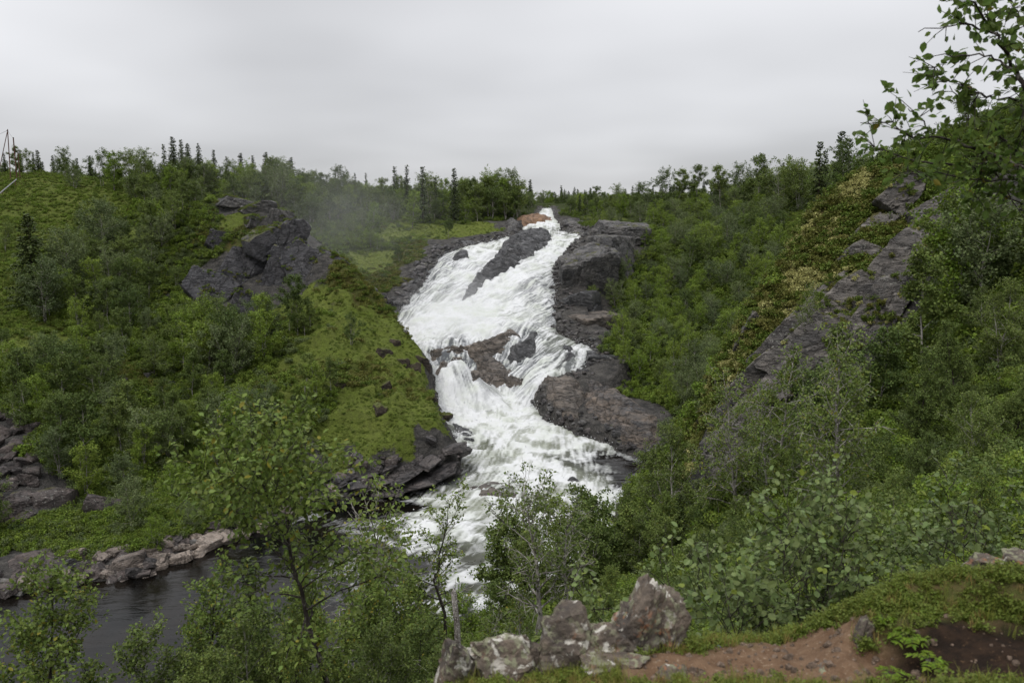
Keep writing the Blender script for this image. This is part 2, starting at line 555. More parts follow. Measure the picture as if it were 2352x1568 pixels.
class Field:
    def __init__(s, xs, ys, Z): s.xs, s.ys, s.Z = xs, ys, Z
    def __call__(s, x, y):
        x = np.asarray(x, float); y = np.asarray(y, float)
        i = np.clip(np.searchsorted(s.xs, x) - 1, 0, len(s.xs) - 2)
        j = np.clip(np.searchsorted(s.ys, y) - 1, 0, len(s.ys) - 2)
        u = np.clip((x - s.xs[i]) / (s.xs[i + 1] - s.xs[i]), 0, 1)
        v = np.clip((y - s.ys[j]) / (s.ys[j + 1] - s.ys[j]), 0, 1)
        a = s.Z
        return (a[j, i] * (1 - u) + a[j, i + 1] * u) * (1 - v) + (a[j + 1, i] * (1 - u) + a[j + 1, i + 1] * u) * v
TZ = Field(xs, ys, Zg)
SZ = Field(xs, ys, np.maximum(Zg, np.where(ins, WQ, -50).reshape(XX.shape)))       # land or water, whichever shows
RD = Field(xs, ys, rd.reshape(XX.shape))

MT = np.concatenate([np.linspace(3, 30, 140), np.geomspace(30.2, 400, 520)])
def cast(px, py, field=None, tmin=9.0):
    """where the line of sight through a pixel meets the land or water"""
    field = field or SZ
    px = np.atleast_1d(np.asarray(px, float)); py = np.atleast_1d(np.asarray(py, float))
    d = ray(px, py)
    t = MT[MT >= tmin]
    outp = np.full((len(px), 3), np.nan)
    for a in range(0, len(px), 3000):
        dd = d[a:a + 3000]
        X = dd[:, :1] * t; Yv = np.broadcast_to(t, X.shape); Zr = CAMZ + dd[:, 2:3] * t
        below = Zr < field(X, Yv)
        hit = below.any(1)
        k = below.argmax(1)
        k0 = np.maximum(k - 1, 0)
        r = np.arange(len(dd))
        h0 = Zr[r, k0] - field(X[r, k0], t[k0]); h1 = Zr[r, k] - field(X[r, k], t[k])
        u = np.clip(h0 / np.maximum(h0 - h1, 1e-6), 0, 1)
        tt = t[k0] + (t[k] - t[k0]) * u
        P = np.stack([dd[:, 0] * tt, tt, CAMZ + dd[:, 2] * tt], 1)
        P[~hit] = np.nan
        outp[a:a + 3000] = P
    return outp
def visible(P, h=0.0):
    """is a point h above P free of the land, seen from the viewpoint?"""
    P = np.atleast_2d(P)
    u = np.linspace(0.12, 0.985, 70)
    T_ = np.array([0, 0, CAMZ])
    tgt = P + np.array([0, 0, 1.0]) * np.asarray(h).reshape(-1, 1)
    X = tgt[:, :1] * u; Yv = tgt[:, 1:2] * u; Zr = CAMZ + (tgt[:, 2:3] - CAMZ) * u
    return (Zr > TZ(X, Yv) - 0.05).all(1)

# ------------------------------------------------------------------ what grows where, sketched as samples
CL = dict(F=[], S=[], M=[], H=[], R=[], L=[])
CL['L'] = [(80,440),(200,440),(150,520),(60,520),(250,480),(60,620),(40,740),(150,560),(100,470),(20,560),(20,660),(280,430),(1860,500),(1400,505),(1500,545)]
CL['F'] = [(60,380),(30,390),(250,400),(450,420),(350,470),(420,520),(300,520),(230,560),(150,640),(200,720),(300,740),(400,760),(480,800),(560,830),
           (620,800),(330,840),(450,900),(250,900),(100,900),(200,980),(330,1000),(450,960),(520,900),(400,1060),(250,1060),(150,1080),(520,1050),(620,1000),
           (640,430),(760,440),(850,460),(950,470),(1050,470),(1110,490),(700,500),(1180,480),(1350,480),(1450,500),(1550,520),(1650,560),
           (1500,620),(1550,700),(1480,760),(1600,780),(1450,840),(1520,880),(1600,900),(1650,640),(1750,520),(1850,460),(1700,620),(1550,560),(1420,620),
           (2200,750),(2300,700),(2250,850),(2150,880),(2300,950),(2100,1000),(2000,1050),(1900,1080),(1560,1120),(1500,1200),(1450,1300),(1900,420),(560,430)]
CL['S'] = [(300,1215),(400,1215),(480,1195),(350,1240),(220,1230),(560,1170),(60,1000),(330,1150),(200,1160),(60,1230),(650,960),(700,1000),(780,560),(860,560),(1000,500),(2250,330),(2150,400),
           (1330,520),(1400,510),(1750,1000),(1680,1080),(820,520),(480,580),(430,560),(700,450)]
CL['M'] = [(950,1045),(900,1045),(1000,1012),(1022,1002),(860,1055),(800,1050),(980,1030),(330,500),(300,540),(380,500),(900,540),(1000,530),(1080,520),(840,590),(700,690),(780,720),(850,730),
           (740,800),(820,820),(650,860),(700,900),(880,960),(930,920),(950,1000),(850,1000),(800,900),(560,490),(120,800),(780,960),(880,860),(910,800)]
CL['H'] = [(820,640),(860,660),(780,600),(900,650),(930,600),(450,540),(560,560),(600,880),(1950,450),(2050,420),(1880,560),(1800,640),(1780,760),
           (1700,820),(300,880),(240,860),(350,890),(1650,1000),(760,880),(830,860)]
CL['R'] = [(520,640),(580,600),(630,560),(640,620),(560,660),(720,620),(760,600),(560,465),(640,500),(600,480),(930,670),(970,620),(1060,556),(900,705),(1000,580),
           (1290,640),(1330,600),(1400,560),(1340,720),(1320,760),(1360,850),(1300,900),(1400,940),(1470,980),(1500,1010),(1330,560),(1440,530),(1300,510),(1370,525),
           (1900,720),(1960,660),(2060,600),(2100,640),(2150,540),(2000,760),(1860,830),(2180,500),(1800,900),(1750,960),(2120,560),(2000,620),(1690,900),(1660,1040),
           (850,1100),(1010,1082),(720,1125),(400,1268),(300,1295),(150,1320),(500,1238),(30,1100),(40,1180),(20,1000),(1180,510),(120,1295)]
cp, cc = [], []
for k, pts in CL.items():
    a = np.array(pts, float)
    h = cast(a[:, 0], a[:, 1], TZ)
    h = h[~np.isnan(h[:, 0])]
    cp.append(h[:, :2]); cc += [k] * len(h)
cp = np.concatenate(cp); cc = np.array(cc)
def klass(Qp):
    """soft weight of each kind of ground at plan positions"""
    Qp = np.asarray(Qp, float)
    wv = Qp + np.stack([fbm(Qp / 5, 3, 31), fbm(Qp / 5, 3, 32)], 1) * 3.0 + np.stack([fbm(Qp / 1.1, 2, 33), fbm(Qp / 1.1, 2, 34)], 1) * 0.6
    res = {k: np.zeros(len(Qp)) for k in CL}
    for a in range(0, len(Qp), 20000):
        d2 = ((wv[a:a + 20000, None] - cp[None]) ** 2).sum(-1) + 0.15
        ww = d2 ** -2.2
        tot = ww.sum(1)
        for k in CL:
            res[k][a:a + 20000] = ww[:, cc == k].sum(1) / tot
    farm = smooth(150, 190, Qp[:, 1]) + smooth(75, 110, np.abs(Qp[:, 0]))
    farm = np.clip(farm, 0, 1)
    nearm = 1 - smooth(18, 30, Qp[:, 1])
    for k in CL:
        res[k] *= (1 - farm) * (1 - nearm)
    res['F'] += np.maximum(farm, nearm) * 0.75
    res['S'] += np.maximum(farm, nearm) * 0.25
    return res

K = klass(Q)
shore = smooth(-1.7, -0.3, rd + fbm(Q / 1.3, 2, 9) * 0.9) * (Q[:, 1] > 28)
gx, gyv = np.gradient(Zg, xs, axis=1), np.gradient(Zg, ys, axis=0)
slope = np.hypot(gx, gyv).ravel()
rockw = np.clip(K['R'] * 1.15 + smooth(2.0, 3.4, slope) * 0.8, 0, 1)
rockw = np.maximum(rockw, shore)
mossw, heathw = K['M'] + 0.55 * K['L'], K['H'] + 0.25 * K['L']

b = MatB('ground_cover', 0.95, 0.1)
n1 = b.noise(0.33, 5, 0.6)
n2 = b.noise(2.2, 5, 0.65)
n3 = b.noise(9.0, 4, 0.7)
forest = b.mix(b.rng(n2, 0.35, 0.7), (0.026, 0.038, 0.010), (0.050, 0.062, 0.018))
moss = b.mix(b.rng(n1, 0.35, 0.65), (0.108, 0.144, 0.024), (0.140, 0.168, 0.036))
moss = b.mix(b.rng(n2, 0.42, 0.72), moss, (0.085, 0.100, 0.026))
heath = b.mix(b.rng(n2, 0.36, 0.66), (0.078, 0.082, 0.024), (0.100, 0.076, 0.030))
heath = b.mix(b.rng(n1, 0.4, 0.6), heath, (0.065, 0.085, 0.022))
rock = b.mix(b.rng(b.noise(0.9, 6, 0.7, stretch=(1, 1, 3)), 0.38, 0.62), (0.036, 0.035, 0.036), (0.125, 0.116, 0.108))
rock = b.mix(b.rng(n3, 0.4, 0.75), rock, (0.035, 0.033, 0.034))
c = b.mix(b.rng(b.attr('moss'), 0.25, 0.6), forest, moss)
c = b.mix(b.rng(b.attr('heath'), 0.25, 0.6), c, heath)
rk = b.math('ADD', b.attr('rock'), b.math('MULTIPLY', b.math('SUBTRACT', n2, 0.5), 0.9))
c = b.mix(b.rng(rk, 0.42, 0.58), c, rock)
c = b.mix(b.rng(n3, 0.35, 0.7, 0.0, 0.28), c, (0.022, 0.026, 0.010))
hgt = b.math('ADD', n2, b.math('ADD', b.math('MULTIPLY', n3, 0.6), b.noise(0.9, 6, 0.75, stretch=(1, 1, 3))))
M_ground = b.fin(c, b.bump(hgt, 0.9, 0.35))

gm = mesh_np('ground', np.stack([Q[:, 0], Q[:, 1], Z], 1), grid_faces(*XX.shape), True, (M_ground,),
             attrs=dict(rock=rockw, moss=mossw, heath=heathw))
ground = obj('ground', gm)
tag(ground, 'mossy green valley ground with heath and bare rock on both sides of the river', kind='structure')

# ================================================================== the river
dx = 0.14
wxs = np.concatenate([-np.array(growth(19, 0.14, 1.03, 80))[::-1], np.arange(-19, 21, dx)])
wys = np.concatenate([np.arange(21, 30, 0.25), np.arange(30, 128, dx), np.arange(128, 168, 0.25)])
WX, WY = np.meshgrid(wxs, wys)
P2 = np.stack([WX.ravel(), WY.ravel()], 1)
wd = poly_dist(P2, RIV)
keep = wd > -1.6
z0 = np.zeros(len(P2))
z0[keep] = water_f(P2[keep])
# pool lies flat
flat = 1 - smooth(0.05, 0.5, z0)
z0 = z0 * (1 - flat * (P2[:, 1] < 58))
Z0 = z0.reshape(WX.shape)
gxx = np.gradient(Z0, wxs, axis=1); gyy = np.gradient(Z0, wys, axis=0)
sweep = smooth(84, 92, WY) * (1 - smooth(112, 118, WY))            # the right branch sweeps down to the left
fx = -gxx - 0.05 * 0.75 - 0.30 * sweep * smooth(-14, -6, WX); fy = -gyy - 0.05
nrm = np.hypot(fx, fy) + 1e-6
steep = Field(wxs, wys, np.hypot(gxx, gyy))
FX, FY = Field(wxs, wys, fx / nrm), Field(wxs, wys, fy / nrm)
# streaks: noise smeared along the current
act = np.where(keep)[0]
pa = P2[act].copy()
q = pa.copy()
acc = np.zeros(len(act)); acc2 = np.zeros(len(act)); tw = 0
NS = 22
tab = np.random.default_rng(3).random((512, 512))
def tabn(p, s):
    u = p / s
    i = np.floor(u).astype(int); f = u - i
    a = tab[i[:, 1] % 512, i[:, 0] % 512]; b_ = tab[i[:, 1] % 512, (i[:, 0] + 1) % 512]
    c_ = tab[(i[:, 1] + 1) % 512, i[:, 0] % 512]; d_ = tab[(i[:, 1] + 1) % 512, (i[:, 0] + 1) % 512]
    return (a * (1 - f[:, 0]) + b_ * f[:, 0]) * (1 - f[:, 1]) + (c_ * (1 - f[:, 0]) + d_ * f[:, 0]) * f[:, 1]
for k in range(NS):
    wk = 1 - k / NS * 0.7
    acc += wk * tabn(q, 0.13)
    acc2 += wk * tabn(q + 40, 0.6)
    tw += wk
    vx, vy = FX(q[:, 0], q[:, 1]), FY(q[:, 0], q[:, 1])
    q = q - np.stack([vx, vy], 1) * 0.11
def rank(a):
    o = np.empty(len(a)); o[np.argsort(a)] = np.linspace(0, 1, len(a)); return o
lic = rank(acc); lic2 = rank(acc2)
swirl = rank(fbm(pa / 1.5 + np.stack([fbm(pa / 3, 2, 71), fbm(pa / 3, 2, 72)], 1), 4, 70))
fine = rank(fbm(pa / 0.45, 3, 75))
# how white the water is, sampled over the photographed river
FO = [(1010,610,.66),(960,680,.66),(925,730,.72),(985,640,.58),(1040,620,.72),(1000,670,.7),(1020,580,.62),(1030,650,.8),(1080,590,.92),(1120,552,.85),(1170,548,.7),(1060,640,.95),(1265,640,.66),(1240,690,.72),(1265,700,.6),(1240,650,.66),(1225,665,.75),(1200,720,.85),(1260,730,.66),(1230,745,.66),
      (1200,640,1),(1150,660,1),(1150,720,1.05),(1050,720,1.05),(980,740,1.05),(960,770,1.05),(1100,760,1.05),(1300,580,.95),(1340,550,.7),(1300,548,.75),(1230,770,.62),(1200,740,.95),
      (1230,790,.6),(1285,830,.5),(1240,820,.62),(1310,812,.48),(1345,806,.8),(1250,850,.66),(1250,880,.85),(1020,840,.4),(1000,860,.85),(1060,870,.6),(1030,880,.9),(1080,910,.9),(1040,800,.6),(950,790,.95),
      (1150,935,.98),(1250,945,.8),(1050,930,.95),(1030,960,.7),(1045,990,.35),(1075,1000,.5),(1110,975,.85),(1200,1000,.9),(1350,1000,.85),(1330,1062,.35),(1390,1060,.12),(1440,1080,.08),(1450,1035,.25),
      (1200,1060,.85),(1120,1060,.7),(1075,1075,.4),(1150,1115,.35),(1080,1120,.75),(1030,1110,.55),(1020,1150,.85),(1250,1110,.6),(1350,1110,.7),(1440,1115,.2),(1290,1090,.7),
      (1410,1150,.9),(1350,1170,.9),(1150,1160,.85),(1000,1185,.82),(945,1165,.05),(1200,1225,.55),(1190,1290,.55),(1000,1250,.35),(1250,1260,.7),(1050,1225,.6),(1330,1215,.85),(1270,1310,.75),(1100,1300,.35),(1190,1180,.7),
      (850,1170,0),(700,1250,0),(400,1400,0),(100,1450,0),(900,1480,.06),(990,1110,0.05),(300,1360,0),(600,1400,0),(950,1300,0.08),
      (1300,541,.55),(1230,541,.45),(1240,515,.92),(1240,532,.6),(1255,495,.95),(1330,540,.5)]
fa = np.array(FO)
fh = cast(fa[:, 0], fa[:, 1], Field(wxs, wys, np.where((wd > -0.8).reshape(WX.shape), Z0, -9)), 25)
okf = ~np.isnan(fh[:, 0])
fp, fv = fh[okf, :2], fa[okf, 2]
D = np.zeros(len(act))
for a in range(0, len(act), 20000):
    d2 = ((pa[a:a + 20000, None] - fp[None]) ** 2).sum(-1) + 0.3
    ww = d2 ** -1.6
    D[a:a + 20000] = (ww * fv).sum(1) / ww.sum(1)
D = np.where(pa[:, 0] < -16, D * smooth(-24, -16, pa[:, 0]), D)
stp = steep(pa[:, 0], pa[:, 1])
fall = smooth(0.12, 0.4, stp)
pat = fall * (0.62 * lic + 0.12 * lic2 + 0.1 * swirl + 0.16 * fine) + (1 - fall) * (0.35 * lic + 0.15 * fine + 0.5 * swirl)
pat = rank(pat)
Df = np.where(fall > 0.4, D - 0.42 * np.clip(1 - D, 0, 1), D)
foam = np.clip(Df * 1.08 - 0.02 + (pat - 0.5) * np.where(fall > 0.5, 0.26 + 2.2 * np.clip(1 - D, 0, .4), 1.25), 0, 1) * smooth(0.04, 0.3, D)
edge = smooth(0.0, 0.9, wd[act])
foam *= 0.55 + 0.45 * edge
Z1 = z0.copy()
waves = fbm(np.stack([pa[:, 0] / 1.6, pa[:, 1] / 1.0], 1), 4, 81)
billow = np.abs(fbm(np.stack([pa[:, 0] / 2.4, pa[:, 1] / 3.2], 1) + 7, 3, 86))
ridge = 1 - np.abs(fbm(np.stack([pa[:, 0] / 2.6, pa[:, 1] / 1.5], 1) + waves[:, None] * 0.3, 3, 83)) * 2.2
rap = smooth(0.06, 0.5, D) * (1 - fall)
disp = fall * (0.20 * (lic2 - 0.5) + 0.05 * (lic - 0.5) + 0.24 * waves + 0.85 * np.minimum(billow, 0.5) + 0.35 * smooth(0, 2.5, wd[act]) - 0.2) * (0.5 + 0.5 * edge) \
    + rap * (0.24 * ridge + 0.24 * waves + 0.04 * (lic - 0.5) - 0.1) \
    + (1 - rap) * (1 - fall) * 0.02 * waves
disp *= np.clip(0.25 + edge, 0, 1)
Z1[act] = z0[act] + disp
Z1 = np.where(wd < 0, z0 - 0.25 * np.clip(-wd, 0, 1.6), Z1)
foamv = np.zeros(len(P2)); foamv[act] = foam
WSURF = Field(wxs, wys, np.where(keep, Z1, -50).reshape(WX.shape))

b = MatB('river_water', 0.08, 0.32)
b.b.inputs['IOR'].default_value = 1.33
fo = b.attr('foam')
fn = b.noise(4, 6, 0.75)
fm = b.math('ADD', fo, b.math('MULTIPLY', b.math('SUBTRACT', fn, 0.5), b.rng(b.math('ABSOLUTE', b.math('SUBTRACT', fo, 0.5)), 0, 0.5, 1.3, 0.25)))
fm = b.rng(fm, 0.05, 0.98)
deep = b.mix(b.rng(b.noise(0.3, 2), 0.4, 0.6), (0.002, 0.002, 0.002), (0.006, 0.0045, 0.003))
shallow = b.mix(b.rng(b.noise(0.8, 3), 0.35, 0.65), (0.16, 0.175, 0.125), (0.26, 0.28, 0.205))
deep = b.mix(b.rng(b.attr('churn'), 0.25, 0.95), deep, shallow)
deep = b.mix(b.attr('steep'), deep, (0.075, 0.08, 0.085))
white = b.mix(b.rng(b.noise(0.5, 4), 0.45, 0.7), (0.575, 0.585, 0.59), (0.48, 0.505, 0.455))
col = b.mix(fm, deep, white)
rip = b.noise(1.0, 4, 0.6, stretch=(0.8, 2.6, 1.0), dist=0.6)
rip2 = b.noise(6.0, 3, 0.6, stretch=(0.7, 1.6, 1))
nmw = b.bump(b.math('ADD', rip, b.math('MULTIPLY', rip2, 0.22)), 0.16, 0.12)
nmw = b.bump(b.math('MULTIPLY', b.noise(5, 6, 0.75), fm), 0.4, 0.14, nmw)
M_water = b.fin(col, nmw, b.rng(fm, 0.0, 0.6, 0.07, 0.75))

Vw = np.stack([P2[:, 0], P2[:, 1], Z1], 1)
Fw = grid_faces(*WX.shape)
Fw = Fw[keep[Fw].all(1)]
fcy = P2[Fw].mean(1)[:, 1]
stpv = np.zeros(len(P2)); stpv[act] = fall
churn = np.zeros(len(P2)); churn[act] = np.clip(D, 0, 1)
lim = [(0, 57.2, 'river_pool', 'dark rippled pool of still water at the foot of the valley'),
       (57.2, 76.5, 'rapids', 'churning white rapids between the mossy spur and the brown rocks'),
       (76.5, 126.5, 'waterfall', 'broad white waterfall pouring down the tilted rock in two branches'),
       (126.5, 999, 'upper_river', 'narrow white river running in above the waterfall')]
for a0, a1, nm, lb in lim:
    f_ = Fw[(fcy >= a0) & (fcy < a1)]
    v_, f2, at = compact(Vw, f_, dict(foam=foamv, churn=churn, steep=stpv))
    tag(obj(nm, mesh_np(nm, v_, f2, True, (M_water,), attrs=at)), lb, kind='structure')

# ================================================================== rocks
M_wet = mat_rock('wet_schist', (0.055, 0.056, 0.060), (0.098, 0.096, 0.096), moss=0.10, rough=0.38, crack=0.6, spec=0.5, strat=(1, 0.8, 2.4))
M_brown = mat_rock('brown_schist', (0.100, 0.088, 0.078), (0.195, 0.160, 0.128), rough=0.55, crack=0.7, spec=0.4, strat=(0.7, 1, 2.6))
M_grey = mat_rock('grey_schist', (0.085, 0.084, 0.086), (0.150, 0.140, 0.130), moss=0.26, lichen=0.35, rough=0.75, crack=0.6)
M_dark = mat_rock('dark_slate', (0.036, 0.036, 0.042), (0.070, 0.066, 0.070), moss=0.52, lichen=0.4, rough=0.55, crack=0.7, spec=0.4, lichcol=(0.3, 0.3, 0.28))
M_cliff = mat_rock('cliff_slab', (0.125, 0.119, 0.116), (0.245, 0.220, 0.198), moss=0.5, lichen=0.6, rough=0.85, crack=0.5, strat=(1, 1, 1.6), mosscol=(0.075, 0.085, 0.022))
M_bank = mat_rock('bank_stone', (0.120, 0.098, 0.086), (0.270, 0.225, 0.190), moss=0.0, lichen=0.3, rough=0.7, crack=0.4)
M_talus = mat_rock('scree_stone', (0.060, 0.053, 0.052), (0.130, 0.105, 0.095), moss=0.22, lichen=0.4, rough=0.8, crack=0.3)
M_outc = mat_rock('turfy_outcrop', (0.045, 0.036, 0.028), (0.085, 0.066, 0.048), moss=0.72, rough=0.9, crack=0.4, mosscol=(0.085, 0.12, 0.022))
M_orange = mat_rock('orange_schist', (0.230, 0.135, 0.075), (0.300, 0.180, 0.105), rough=0.6, crack=0.5)

def strata(p, seed, thick=0.45, amp=0.22, dirn=(0.25, -0.35, 0.9)):
    """stepped bedding and joints, added to a height"""
    d = np.array(dirn) / np.linalg.norm(dirn)
    q = (p @ d) / thick + fbm(p / 2.2, 3, seed) * 1.2
    st = (np.floor(q) + smooth(0.78, 0.98, q - np.floor(q)) - q) * 1.5
    cr = np.abs(fbm(p / np.array([1.9, 1.1, 1.5]), 3, seed + 5))
    return st * amp + fbm(p / 0.9, 4, seed + 9) * amp * 0.9 - 0.30 * amp * 4 * np.clip(0.07 - cr, 0, 1) / 0.07 * 0.4

def slab_rock(name, label, outline, H, mat, res=0.16, edge=0.7, seed=1, tilt=(0, 0), cat='rock', group=None, thick=0.45, amp=0.25, pts=None, base=None, ymul=0):
    """a rock that rises H out of the land or water inside an outline (pixels, dropped onto the surface)"""
    if pts is None:
        a = np.array(outline, float)
        h = cast(a[:, 0], a[:, 1], SZ, 25)
        poly = h[~np.isnan(h[:, 0])][:, :2]
    else:
        poly = np.array(pts, float)
    lo, hi = poly.min(0) - 0.8, poly.max(0) + 0.8
    gx_ = np.arange(lo[0], hi[0], res); gy_ = np.arange(lo[1], hi[1], res)
    X, Yv = np.meshgrid(gx_, gy_)
    q = np.stack([X.ravel(), Yv.ravel()], 1)
    d = poly_dist(q, poly) + fbm(q / 1.4, 3, seed + 40) * 0.35
    bz = (base or SZ)(q[:, 0], q[:, 1]).reshape(X.shape)
    for _ in range(14):
        pb = np.pad(bz, 1, mode='edge')
        bz = (pb[:-2, 1:-1] + pb[2:, 1:-1] + pb[1:-1, :-2] + pb[1:-1, 2:] + bz) / 5
    bz = bz.ravel()
    c = poly.mean(0)
    dome = 1 - np.exp(-np.clip(d, 0, None) / edge)
    z = bz + H * dome + ((q - c) @ np.array(tilt)) * dome
    z = z - np.clip(-d, 0, 0.7) * 1.6
    p3 = np.stack([q[:, 0], q[:, 1], z], 1)
    z = z + strata(p3, seed, thick, amp) * (0.35 + 0.65 * dome) * min(1, H / 0.5 + 0.3)
    V = np.stack([q[:, 0], q[:, 1], z], 1)
    F = grid_faces(*X.shape)
    F = F[(d[F] > -0.65).all(1)]
    V, F, _ = compact(V, F)
    ctr = np.array([c[0], c[1], V[:, 2].min()])
    m = mesh_np(name, V - ctr, F, True, (mat,))
    m.set_sharp_from_angle(angle=R_(38))
    o = obj(name, m, loc=ctr)
    return tag(o, label, cat, group)

def block_mesh(name, seed, planes=9, sub=4, rough=0.05, box=0.85, mat=None, peak=None):
    """an angular block: the inside of a set of random planes, roughened"""
    r = np.random.default_rng(seed)
    bm = bmesh.new()
    bmesh.ops.create_icosphere(bm, subdivisions=sub, radius=1)
    U = np.array([v.co[:] for v in bm.verts])
    F = np.array([[v.index for v in f.verts] for f in bm.faces])
    bm.free()
    U /= np.linalg.norm(U, axis=1)[:, None]
    nn = [np.array(v, float) for v in ((1, 0, 0), (-1, 0, 0), (0, 1, 0), (0, -1, 0), (0, 0, 1), (0, 0, -1))]
    nn = [v + r.normal(0, 0.18, 3) for v in nn]
    dd = [box * r.uniform(0.8, 1.1) for _ in nn]
    for _ in range(planes):
        nn.append(r.normal(0, 1, 3)); dd.append(r.uniform(0.75, 1.12))
    if peak:
        for az, el, d in peak:
            nn.append(np.array([math.cos(az) * math.cos(el), math.sin(az) * math.cos(el), math.sin(el)])); dd.append(d)
    nn = np.array([v / np.linalg.norm(v) for v in nn])
    rad = np.full(len(U), 1.6)
    for v, d in zip(nn, dd):
        k = U @ v
        rad = np.minimum(rad, np.where(k > 1e-3, d / np.maximum(k, 1e-3), 9))
    P = U * rad[:, None]
    P = P * (1 + rough * fbm(P * 2.3 + seed, 4, seed)[:, None] + rough * 0.6 * fbm(P * np.array([3, 3, 9]) + seed, 3, seed + 3)[:, None])
    ch = np.floor(P @ (np.array([0.35, 0.2, 0.9]) * 4.5) + fbm(P * 1.2 + seed, 2, seed + 7) * 1.3)
    P = P * (1 + 0.05 * (_hash(ch.astype(int), ch.astype(int) * 0, ch.astype(int) * 0, seed) - 0.5))[:, None]
    jn = np.abs(fbm(P * np.array([1.1, 1.1, 0.5]) + seed * 3.1, 2, seed + 11))
    P = P * (1 - 0.10 * np.clip(1 - jn / 0.06, 0, 1))[:, None]
    m = mesh_np(name, P, F, True, (mat,) if mat else ())
    m.set_sharp_from_angle(angle=R_(26))
    return m
BLK = [block_mesh('block', 100 + k, planes=6 + k % 4, sub=4) for k in range(8)]
BIG = [block_mesh('block', 200 + k, planes=1 + k % 3, sub=5, rough=0.03, box=0.88) for k in range(6)]
BCACHE = {}
def block(name, label, pos, size, rot, mat, k=0, big=False, cat='boulder', group=None):
    key = (k % (6 if big else 8), big, mat.name)
    if key not in BCACHE:                       # alike blocks share one mesh
        m = (BIG if big else BLK)[key[0]].copy()
        m.materials.clear(); m.materials.append(mat)
        BCACHE[key] = m
    m = BCACHE[key]
    o = obj(name, m, loc=pos, rot=tuple(R_(a) for a in rot), scale=size)
    return tag(o, label, cat, group)

ROCKOBJ = []
ORDW_ = ['first', 'second', 'third', 'fourth', 'fifth', 'sixth', 'seventh', 'eighth', 'ninth', 'tenth', 'eleventh', 'twelfth']
# --- rocks in and beside the falls
slab_rock('rock_slab', 'long dark wet rock slab dividing the waterfall into two branches',
          [(1180,549),(1215,541),(1268,541),(1264,558),(1248,572),(1225,590),(1185,615),(1130,650),(1085,682),(1062,690),(1072,664),(1100,628),(1138,592),(1150,566)],
          1.6, M_wet, 0.13, 0.8, 3, thick=0.6, amp=0.5)
slab_rock('rock', 'small dark rock splitting the left branch of the waterfall', [(1038,594),(1052,582),(1082,582),(1078,596),(1062,606),(1045,606)], 1.15, M_wet, 0.13, 0.5, 4)
slab_rock('rock_ledge', 'broad brown rock ledge under the foot of the main fall', [(975,812),(1010,806),(1085,795),(1130,778),(1172,764),(1200,776),(1190,800),(1140,828),(1166,852),(1215,874),
          (1205,890),(1150,899),(1078,893),(1068,862),(1088,840),(1050,826),(1000,838)], 1.25, M_brown, 0.13, 0.6, 5, thick=0.35, amp=0.34)
slab_rock('rock', 'long brown boulder lying on the ledge beside the mossy spur', [(1000,846),(1030,828),(1075,822),(1072,836),(1030,852),(1005,856)], 1.4, M_brown, 0.11, 0.5, 6)
slab_rock('rock', 'dark pointed rock between the ledge and the right cascade', [(1196,800),(1216,772),(1238,772),(1236,800),(1210,832),(1186,846),(1160,826),(1172,806)], 1.5, M_wet, 0.11, 0.6, 7, tilt=(0, 0.1))
slab_rock('rock', 'dark rock rib in the cascade below the grey buttress', [(1285,796),(1318,802),(1322,820),(1300,842),(1272,852),(1290,830),(1300,815)], 0.95, M_wet, 0.11, 0.5, 8)
slab_rock('rock', 'small wet rock poking out at the lower edge of the main fall', [(1110,772),(1130,766),(1146,772),(1128,780)], 0.7, M_wet, 0.11, 0.4, 9)
slab_rock('rock_mass', 'rounded brown rock mass on the right edge of the rapids', [(1226,902),(1275,876),(1300,868),(1335,880),(1338,930),(1328,962),(1290,956),(1250,930)], 1.6, M_brown, 0.14, 1.2, 10, thick=0.5, amp=0.32)
slab_rock('rock_mass', 'big grey and tan layered rock shelf right of the rapids', [(1345,872),(1380,880),(1430,915),(1500,955),(1530,985),(1515,1020),(1490,1037),(1420,1014),(1402,990),(1370,965),(1340,940)],
          1.8, mat_rock('layered_schist', (0.085, 0.083, 0.085), (0.190, 0.148, 0.112), rough=0.6, crack=0.6, strat=(1, 0.8, 2.4)), 0.15, 1.3, 11, thick=0.55, amp=0.36)
slab_rock('rock', 'low orange rock in the river above the waterfall', [(1186,502),(1215,497),(1268,502),(1262,508),(1195,510)], 1.1, M_orange, 0.25, 0.8, 12)
slab_rock('rock', 'grey rock on the left bank just above the waterfall lip', [(1163,506),(1178,504),(1196,524),(1192,534),(1166,530)], 1.0, M_grey, 0.2, 0.9, 13)
slab_rock('rock_slab', 'pale flat rock slabs along the right bank above the lip', [(1285,510),(1320,506),(1370,520),(1455,518),(1445,530),(1380,534),(1300,526)], 0.7, M_grey, 0.22, 1.0, 14)
slab_rock('rock', 'half sunk brown rock in the lower rapids beside the dark pool', [(1075,1118),(1120,1105),(1180,1110),(1230,1125),(1190,1142),(1110,1140)], 0.28, M_brown, 0.12, 0.6, 15, amp=0.2)
slab_rock('rock', 'small dark rock awash in the right of the lower rapids', [(1296,1104),(1318,1096),(1332,1106),(1316,1116)], 0.35, M_wet, 0.11, 0.4, 16)
slab_rock('rock', 'flat grey rock awash at the tip of the mossy spur', [(1040,968),(1080,985),(1095,1010),(1062,1016),(1045,1000)], 0.4, M_wet, 0.12, 0.6, 17, amp=0.16)
